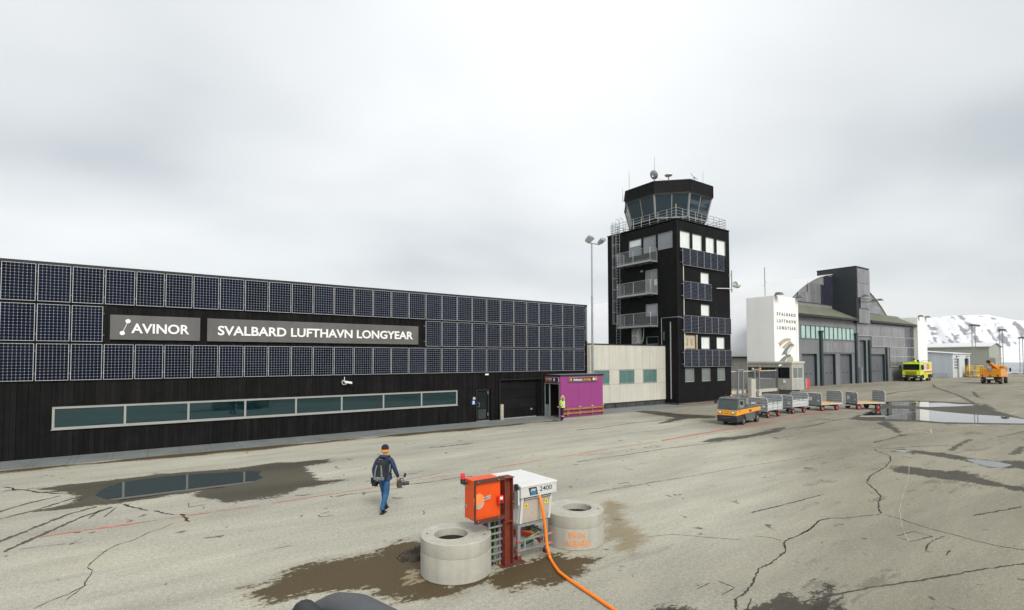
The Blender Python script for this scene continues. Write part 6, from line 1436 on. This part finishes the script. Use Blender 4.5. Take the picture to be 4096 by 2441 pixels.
local('boom', MB().bar((3.9,1.2,2.6),(1.2,1.55,3.55),.32,.34).bar((3.6,.9,2.4),(1.0,1.3,3.3),.22,.26), 'truck_orange', kn, bevel=.03); local('boom_head', MB().box(.85,1.3,1.35,1.8,3.3,3.75), 'chassis', kn, bevel=.04); local('boom_band', MB().bar((1.75,1.47,3.34),(1.55,1.5,3.42),.37,.39), 'chassis', kn)
local('hydraulic_ram', MB().tube([(3.5,1.5,2.3),(1.9,1.6,3.0)], .08, 8), 'galv', kn); local('winch', MB().lathe([(.3,-.2),(.3,.2)], (.4,1.4,2.45), 16, 'Y').box(.2,.7,.9,1.6,2.2,2.42), 'galv_dull', OT)
local('outrigger', MB().box(-.06,-.001,1.0,1.45,2.05,2.45), 'galv_dull', OT)
local('ladder_rack', MB().bar((.2,TWd-.1,2.6),(1.8,TWd-.1,2.6),.07).bar((.3,TWd-.1,2.38),(.3,TWd-.1,2.6),.06).bar((1.7,TWd-.1,2.38),(1.7,TWd-.1,2.6),.06), 'galv_dark', OT)
for y in (-.25,): local('mirror', MB().box(6.0,6.1,y-.12,y+.1,1.9,2.5).bar((6.05,y,2.3),(6.05,.15,2.3),.05), 'chassis', OT)
for x in (1.0, 5.4):
    for y, s in ((.22, -1), (TWd-.22, 1)): wheel(OT, x, y, .5, .38, side=s)

# ================================================================== PEOPLE (local: x right, y ahead)
def figure(t, J, E_, matfn, mats, name='body'):
    """one continuous skinned body; J: joint -> (x,y,z,rx,ry)"""
    keys = list(J); me = bpy.data.meshes.new('b'); me.from_pydata([J[k][:3] for k in keys], [(keys.index(a), keys.index(b)) for a, b in E_], [])
    ob = bpy.data.objects.new('b', me); COL.objects.link(ob); sk = ob.modifiers.new('s', 'SKIN'); sk.use_smooth_shade = True; sk.branch_smoothing = 0.6
    ob.modifiers.new('u', 'SUBSURF').levels = 2; ob.modifiers['u'].render_levels = 2
    for i, k in enumerate(keys):
        d = me.skin_vertices[0].data[i]; d.radius = (J[k][3], J[k][4]); d.use_root = (k == 'pelvis')
    dg = bpy.context.evaluated_depsgraph_get(); m2 = bpy.data.meshes.new_from_object(ob.evaluated_get(dg)); bpy.data.objects.remove(ob)
    m2.materials.clear()
    for q in mats: m2.materials.append(MATS[q])
    for p in m2.polygons: p.material_index = matfn(p.center); p.use_smooth = True
    o = bpy.data.objects.new(name, m2); COL.objects.link(o); o.parent = t; return o
EDG = [('pelvis','waist'),('waist','chest'),('chest','collar'),('collar','neck'),('neck','jaw'),('jaw','skull'),('skull','crown'),
       ('collar','shl'),('shl','ell'),('ell','wrl'),('wrl','hdl'),('collar','shr'),('shr','elr'),('elr','wrr'),('wrr','hdr'),
       ('pelvis','hil'),('hil','knl'),('knl','anl'),('anl','tol'),('pelvis','hir'),('hir','knr'),('knr','anr'),('anr','tor')]
def hand(t, w, d, side, curl=1.0):
    """palm with five unequal bent fingers; w wrist, d pointing direction of the hand"""
    w = Vector(w); d = Vector(d).normalized(); f = Vector((0,1,0)); f = (f-d*f.dot(d)).normalized(); s = d.cross(f)*side; mb = MB()
    mb.tube([w-d*.01, w+d*.03, w+d*.075], [.026,.036,.03], 8)
    for k, ln in enumerate((.062,.072,.068,.052)):
        b = w+d*.07+f*(.03-.02*k); inw = -s
        mb.tube([b-d*.02, b+d*ln*.45, b+d*ln*.75+inw*.022*curl, b+d*ln*.7+inw*.048*curl], [.0095,.009,.0085,.007], 6)
    b = w+d*.02+f*.03; mb.tube([b, b+d*.025+f*.022, b+d*.05+f*.022-s*.02, b+d*.055+f*.01-s*.035], [.012,.0105,.009,.007], 6)
    return local('hand', mb, 'skin', t, smooth=True)
def head_bits(t, c, yaw=0.0, eyes=True):
    """ears, nose, eyes, mouth on the head at c facing +y turned by yaw"""
    M = Matrix.Translation(c) @ Matrix.Rotation(yaw, 4, 'Z')
    def tr(mb): mb.v = [tuple(M @ Vector(v)) for v in mb.v]; return mb
    local('nose', tr(MB().tube([(0,.085,.02),(0,.112,-.022),(0,.095,-.035)], [.010,.017,.012], 6)), 'skin', t, smooth=True)
    for s in (-1, 1): local('ear', tr(MB().ball((s*.082,-.005,-.005), .012, .025, .036, 8, 6)), 'skin', t, smooth=True)
    for s in (-1, 1): local('eye', tr(MB().ball((s*.033,.083,.012), .012, .010, .008, 8, 6)), 'text_black', t, smooth=True)
    local('mouth', tr(MB().tube([(-.025,.088,-.055),(0,.095,-.057),(.025,.088,-.055)], .006, 5)), 'rust_dark', t)

# ---- photographer walking away
pc = (G(*zoomed(3.71,1400,1700)((478,1318)))+G(*zoomed(3.71,1400,1700)((530,1238))))/2
PH_ = thing('person', 'person in blue jacket, jeans and orange-banded beanie walking away with cameras', 'person', (pc.x, pc.y, 0), rz=R(-44))
PH_.scale = (.95, .95, .95)
J = {'pelvis':(0,-.02,.98,.165,.13),'waist':(0,.0,1.12,.185,.14),'chest':(0,.03,1.33,.205,.145),'collar':(0,.035,1.49,.13,.10),'neck':(0,.045,1.565,.06,.062),'jaw':(0,.065,1.64,.066,.075),'skull':(0,.06,1.73,.08,.092),'crown':(0,.055,1.80,.05,.06),
     'shl':(-.20,.02,1.455,.088,.082),'ell':(-.30,-.04,1.18,.070,.066),'wrl':(-.31,.05,.95,.05,.048),'hdl':(-.31,.065,.92,.036,.036),
     'shr':(.20,.02,1.455,.088,.082),'elr':(.33,-.02,1.19,.070,.066),'wrr':(.36,.13,.97,.05,.048),'hdr':(.36,.15,.94,.036,.036),
     'hil':(-.085,0,.92,.115,.12),'knl':(-.07,.15,.53,.082,.085),'anl':(-.05,.17,.13,.066,.068),'tol':(-.05,.32,.055,.055,.05),
     'hir':(.085,-.02,.92,.115,.12),'knr':(.09,-.05,.52,.082,.085),'anr':(.06,-.30,.13,.066,.068),'tor':(.07,-.15,.055,.055,.05)}
def mf(c):
    if c.z < .135: return 2
    if c.z < .97 and abs(c.x) < .24: return 1
    if c.z > 1.585: return 3
    return 0
figure(PH_, J, EDG, mf, ['jacket_navy', 'jeans', 'boot', 'skin']); hand(PH_, (.36,.15,.94), (.05,.12,-1), 1); hand(PH_, (-.31,.065,.92), (0,.1,-1), -1)
head_bits(PH_, Vector((0,.06,1.70)), R(-15))
local('sole', MB().box(-.105,.005,.10,.39,0,.03).box(.01,.125,-.37,-.07,0,.03), 'boot', PH_, bevel=.01)
local('jacket_hem', MB().lathe([(.225,.0),(.232,.05),(.215,.16)], (0,.0,.90), 20, 'Z', False), 'jacket_navy', PH_, smooth=True).scale = (1, .78, 1)
local('hood', MB().tube([(-.10,.03,1.52),(-.07,-.07,1.55),(0,-.10,1.56),(.07,-.07,1.55),(.10,.03,1.52)], [.03,.045,.05,.045,.03], 8), 'jacket_navy', PH_, smooth=True)
ht = local('beanie', MB().lathe([(.104,.0),(.107,.045),(.100,.085),(.08,.12),(.04,.145),(0,.15)], (0,.058,1.735), 22, 'Z', False), 'hat_navy', PH_, smooth=True)
local('beanie_band', MB().lathe([(.102,.0),(.109,.01),(.110,.065),(.106,.075)], (0,.058,1.665), 22, 'Z', False), 'hat_orange', ht, smooth=True)
RZ = R(-44); M30 = Matrix.Translation((pc.x, pc.y, 0)) @ Matrix.Rotation(RZ, 4, 'Z') @ Matrix.Scale(.95, 4)
BP = thing('backpack', 'black and grey camera backpack worn by the walking person', 'backpack', (pc.x, pc.y, 0), rz=RZ); BP.scale = (.95, .95, .95)
def pk(z0, z1, w0, w1, y0, y1): return MB().hexa([(-w0,y0,z0),(w0,y0,z0),(w0,y1,z0),(-w0,y1,z0)], [(-w1,y0+.05,z1),(w1,y0+.05,z1),(w1,y1,z1),(-w1,y1,z1)])
local('main_compartment', pk(.93,1.47,.165,.14,-.36,-.12), 'pack_black', BP, bevel=.05); local('front_pocket', pk(.96,1.36,.13,.11,-.41,-.33), 'pack_black', BP, bevel=.035)
for s in (-1, 1): local('grey_stripe', MB().tube([(s*.115,-.405,.98),(s*.10,-.425,1.10),(s*.085,-.405,1.25),(s*.06,-.37,1.37)], [.03,.028,.022,.018], 8), 'pack_grey', BP, smooth=True)
local('grey_base', MB().hexa([(-.15,-.415,.95),(.15,-.415,.95),(.15,-.3,.95),(-.15,-.3,.95)], [(-.14,-.425,1.05),(.14,-.425,1.05),(.14,-.3,1.05),(-.14,-.3,1.05)]), 'pack_grey', BP, bevel=.03)
local('haul_loop', MB().tube([(-.05,-.2,1.46),(-.04,-.24,1.51),(.04,-.24,1.51),(.05,-.2,1.46)], .012, 6), 'pack_grey', BP)
for s in (-1, 1): local('shoulder_strap', MB().tube([(s*.09,-.14,1.44),(s*.115,-.06,1.555),(s*.125,.06,1.56),(s*.13,.165,1.45),(s*.14,.17,1.25),(s*.17,.05,1.05)], .026, 6), 'pack_black', BP, smooth=True)
def still_camera(name, label, c, yaw, big):
    t = thing(name, label, 'camera', tuple(M30 @ Vector(c)), 'cameras carried by the walking person', rz=RZ+yaw)
    local('camera_body', MB().box(-.075,.075,-.05,.05,-.07,.06).box(-.03,.03,-.04,.045,.06,.095), 'camera_black', t, bevel=.012)
    ln = local('lens', MB().lathe([(.042,.05),(.045,.12),(.052,.14),(.052,.26)], (0,0,0), 18, 'Y'), 'camera_black', t, smooth=True); local('zoom_ring', MB().lathe([(.05,.15),(.054,.155),(.054,.19),(.05,.195)], (0,0,0), 18, 'Y', False), 'camera_khaki', ln)
    if big:
        local('top_handle', MB().tube([(0,-.06,.09),(0,-.05,.14),(0,.10,.14),(0,.11,.06)], .013, 6), 'camera_black', t); local('monitor', MB().hexa([(-.05,.12,.17),(.13,.12,.19),(.13,.15,.19),(-.05,.15,.17)], [(-.05,.14,.27),(.13,.14,.29),(.13,.17,.29),(-.05,.17,.27)]), 'camera_black', t); local('monitor_arm', MB().tube([(0,.10,.14),(.03,.13,.19)], .008, 5), 'galv_dark', t); local('cage', MB().box(-.09,-.08,-.06,.06,-.08,.10).box(.08,.09,-.06,.06,-.08,.10).box(-.09,.09,-.06,.06,-.09,-.08), 'camera_khaki', t)
    else: local('flash_grip', MB().box(-.10,-.03,-.06,.03,.0,.16), 'camera_black', t, bevel=.01); local('strap_lug', MB().tube([(-.03,0,.1),(-.02,0,.14)], .014, 6), 'camera_black', t)
still_camera('video_camera', 'black video camera with top handle in the right hand of the walking person', (.38,.19,.74), R(-60), True)
still_camera('photo_camera', 'black photo camera in the left hand of the walking person', (-.31,.07,.75), R(-20), False)

# ---- guard in hi-vis vest at the porch, facing the door
gc = Vector((22.55, 26.15, 0))
GS = thing('person', 'person in yellow hi-vis vest and black uniform standing at the porch corner', 'person', (gc.x, gc.y, 0), rz=R(62))
J2 = {'pelvis':(0,0,.90,.165,.135),'waist':(0,.015,1.04,.17,.145),'chest':(0,.02,1.22,.18,.14),'collar':(0,.01,1.36,.105,.085),'neck':(0,.01,1.43,.055,.058),'jaw':(0,.03,1.505,.062,.072),'skull':(0,.02,1.59,.077,.09),'crown':(0,.015,1.65,.05,.06),
      'shl':(-.18,.0,1.33,.075,.07),'ell':(-.24,.02,1.07,.058,.055),'wrl':(-.16,.20,.94,.042,.04),'hdl':(-.14,.23,.93,.032,.032),
      'shr':(.18,.0,1.33,.075,.07),'elr':(.24,.02,1.07,.058,.055),'wrr':(.16,.20,.94,.042,.04),'hdr':(.14,.23,.93,.032,.032),
      'hil':(-.09,0,.85,.105,.115),'knl':(-.10,.01,.47,.078,.08),'anl':(-.10,-.02,.12,.062,.062),'tol':(-.11,.12,.05,.05,.045),
      'hir':(.09,0,.85,.105,.115),'knr':(.10,.01,.47,.078,.08),'anr':(.11,.0,.12,.062,.062),'tor':(.13,.14,.05,.05,.045)}
figure(GS, J2, EDG, lambda c: 2 if c.z < .12 else (1 if c.z > 1.445 else (3 if .27 < c.z < .33 else 0)), ['uniform_black', 'skin', 'boot', 'reflective'])
hand(GS, (.14,.23,.93), (-.5,.6,-.4), 1); hand(GS, (-.14,.23,.93), (.5,.6,-.4), -1); head_bits(GS, Vector((0,.02,1.56)))
vt = local('vest', MB().lathe([(.212,.0),(.215,.18),(.205,.36),(.17,.46),(.10,.52)], (0,.01,.88), 22, 'Z', False), 'hivis', GS, smooth=True); vt.scale = (1.0, .86, 1)
for z in (.06, .20): local('reflective_band', MB().lathe([(.2155,0),(.2165,.01),(.2165,.045),(.2155,.055)], (0,.01,.88+z), 22, 'Z', False), 'reflective', vt)
local('hair', MB().ball((0,-.015,1.60), .095, .10, .10, 16, 10).tube([(0,-.06,1.58),(0,-.11,1.48),(0,-.13,1.38)], [.085,.075,.04], 10), 'hair_blond', GS, smooth=True)
local('face_mask', MB().ball((0,.075,1.515), .055, .042, .048, 12, 8), 'mask_white', GS, smooth=True); local('sleeve_patch', MB().tube([(-.185,.0,1.30),(-.235,.018,1.10),(-.19,.14,.985)], [.079,.064,.05], 10), 'reflective', GS, smooth=True)
# ---- second person inside the open door
IN = thing('person', 'person in dark coat with fur hood inside the porch doorway', 'person', (24.1, 27.85, .02), rz=R(-80))
J3 = {k: (v[0], v[1], v[2]*1.03, v[3]*1.08, v[4]*1.08) for k, v in J.items()}
for s, q in (('l', -1), ('r', 1)): J3['kn'+s] = (q*.09,.01,.52,.08,.08); J3['an'+s] = (q*.09,-.01,.12,.062,.062); J3['to'+s] = (q*.10,.13,.05,.05,.045); J3['el'+s] = (q*.26,.02,1.2,.066,.066); J3['wr'+s] = (q*.24,.10,.97,.048,.048); J3['hd'+s] = (q*.23,.12,.94,.036,.036)
figure(IN, J3, EDG, lambda c: 1 if c.z > 1.64 else (2 if c.z < .85 else 0), ['coat_slate', 'skin', 'uniform_black']); head_bits(IN, Vector((0,.03,1.75)))
for s in (-1, 1): hand(IN, (s*.23,.12,.94), (0,.2,-1), s)
local('fur_hood', MB().tube([(.11,.06,1.60),(.12,-.05,1.60),(0,-.12,1.58),(-.12,-.05,1.60),(-.11,.06,1.60)], .045, 8), 'fur', IN, smooth=True); local('hair', MB().ball((0,.02,1.80), .095, .105, .09, 14, 8), 'hair_brown', IN, smooth=True)

# ================================================================== padded handrail end of the boarding stairs just below the camera
hr = thing('stair_handrail', 'dark padded handrail ends of the boarding stairs at the bottom edge', 'handrail', tuple(PY(1330, 2470, 1.0)))
def rail(px_pts, r, mat, nm):
    pts = [CAM+ray(px, py)*dist for px, py, dist in px_pts]; return MB().tube(pts, r, 14).build(nm, mat, hr, smooth=True)
rail([(1345,2452,1.30),(1420,2475,1.22),(1560,2560,1.08),(1760,2700,.95)], [.048,.055,.056,.056], 'rail_grey', 'rail')
rail([(1345,2452,1.30),(1300,2475,1.34),(1240,2540,1.36),(1200,2700,1.36)], [.048,.05,.05,.05], 'rail_grey', 'rail_bend')
pe = CAM+ray(1200, 2700)*1.36; MB().tube([pe, (pe.x, pe.y, 0.0)], .03, 10).lathe([(.09,0),(.09,.015)], (pe.x,pe.y,0), 14).build('post', 'rail_black', hr, smooth=True)
pe = CAM+ray(1760, 2700)*.95; MB().tube([pe, (pe.x, pe.y, 0.0)], .03, 10).lathe([(.09,0),(.09,.015)], (pe.x,pe.y,0), 14).build('post', 'rail_black', hr, smooth=True)
rail([(1216,2450,1.25),(1240,2490,1.18),(1300,2600,1.05)], [.030,.036,.036], 'rail_black', 'lower_rail')

# ================================================================== thin haze over the fjord
hzm = bpy.data.materials.new('haze_air'); hzm.use_nodes = True; hn = hzm.node_tree; hn.nodes.clear()
ho_ = hn.nodes.new('ShaderNodeOutputMaterial'); pv = hn.nodes.new('ShaderNodeVolumePrincipled'); pv.inputs['Color'].default_value = (0.93, 0.95, 0.97, 1); pv.inputs['Density'].default_value = 4.0e-5; pv.inputs['Anisotropy'].default_value = 0.0
hn.links.new(pv.outputs[0], ho_.inputs['Volume'])
hb_ = MB().box(-12600, 12600, -12600, 12600, -31, 700).build('haze', hzm); hb_['kind'] = 'stuff'; hb_['label'] = 'thin pale haze between the apron and the snowy mountains'
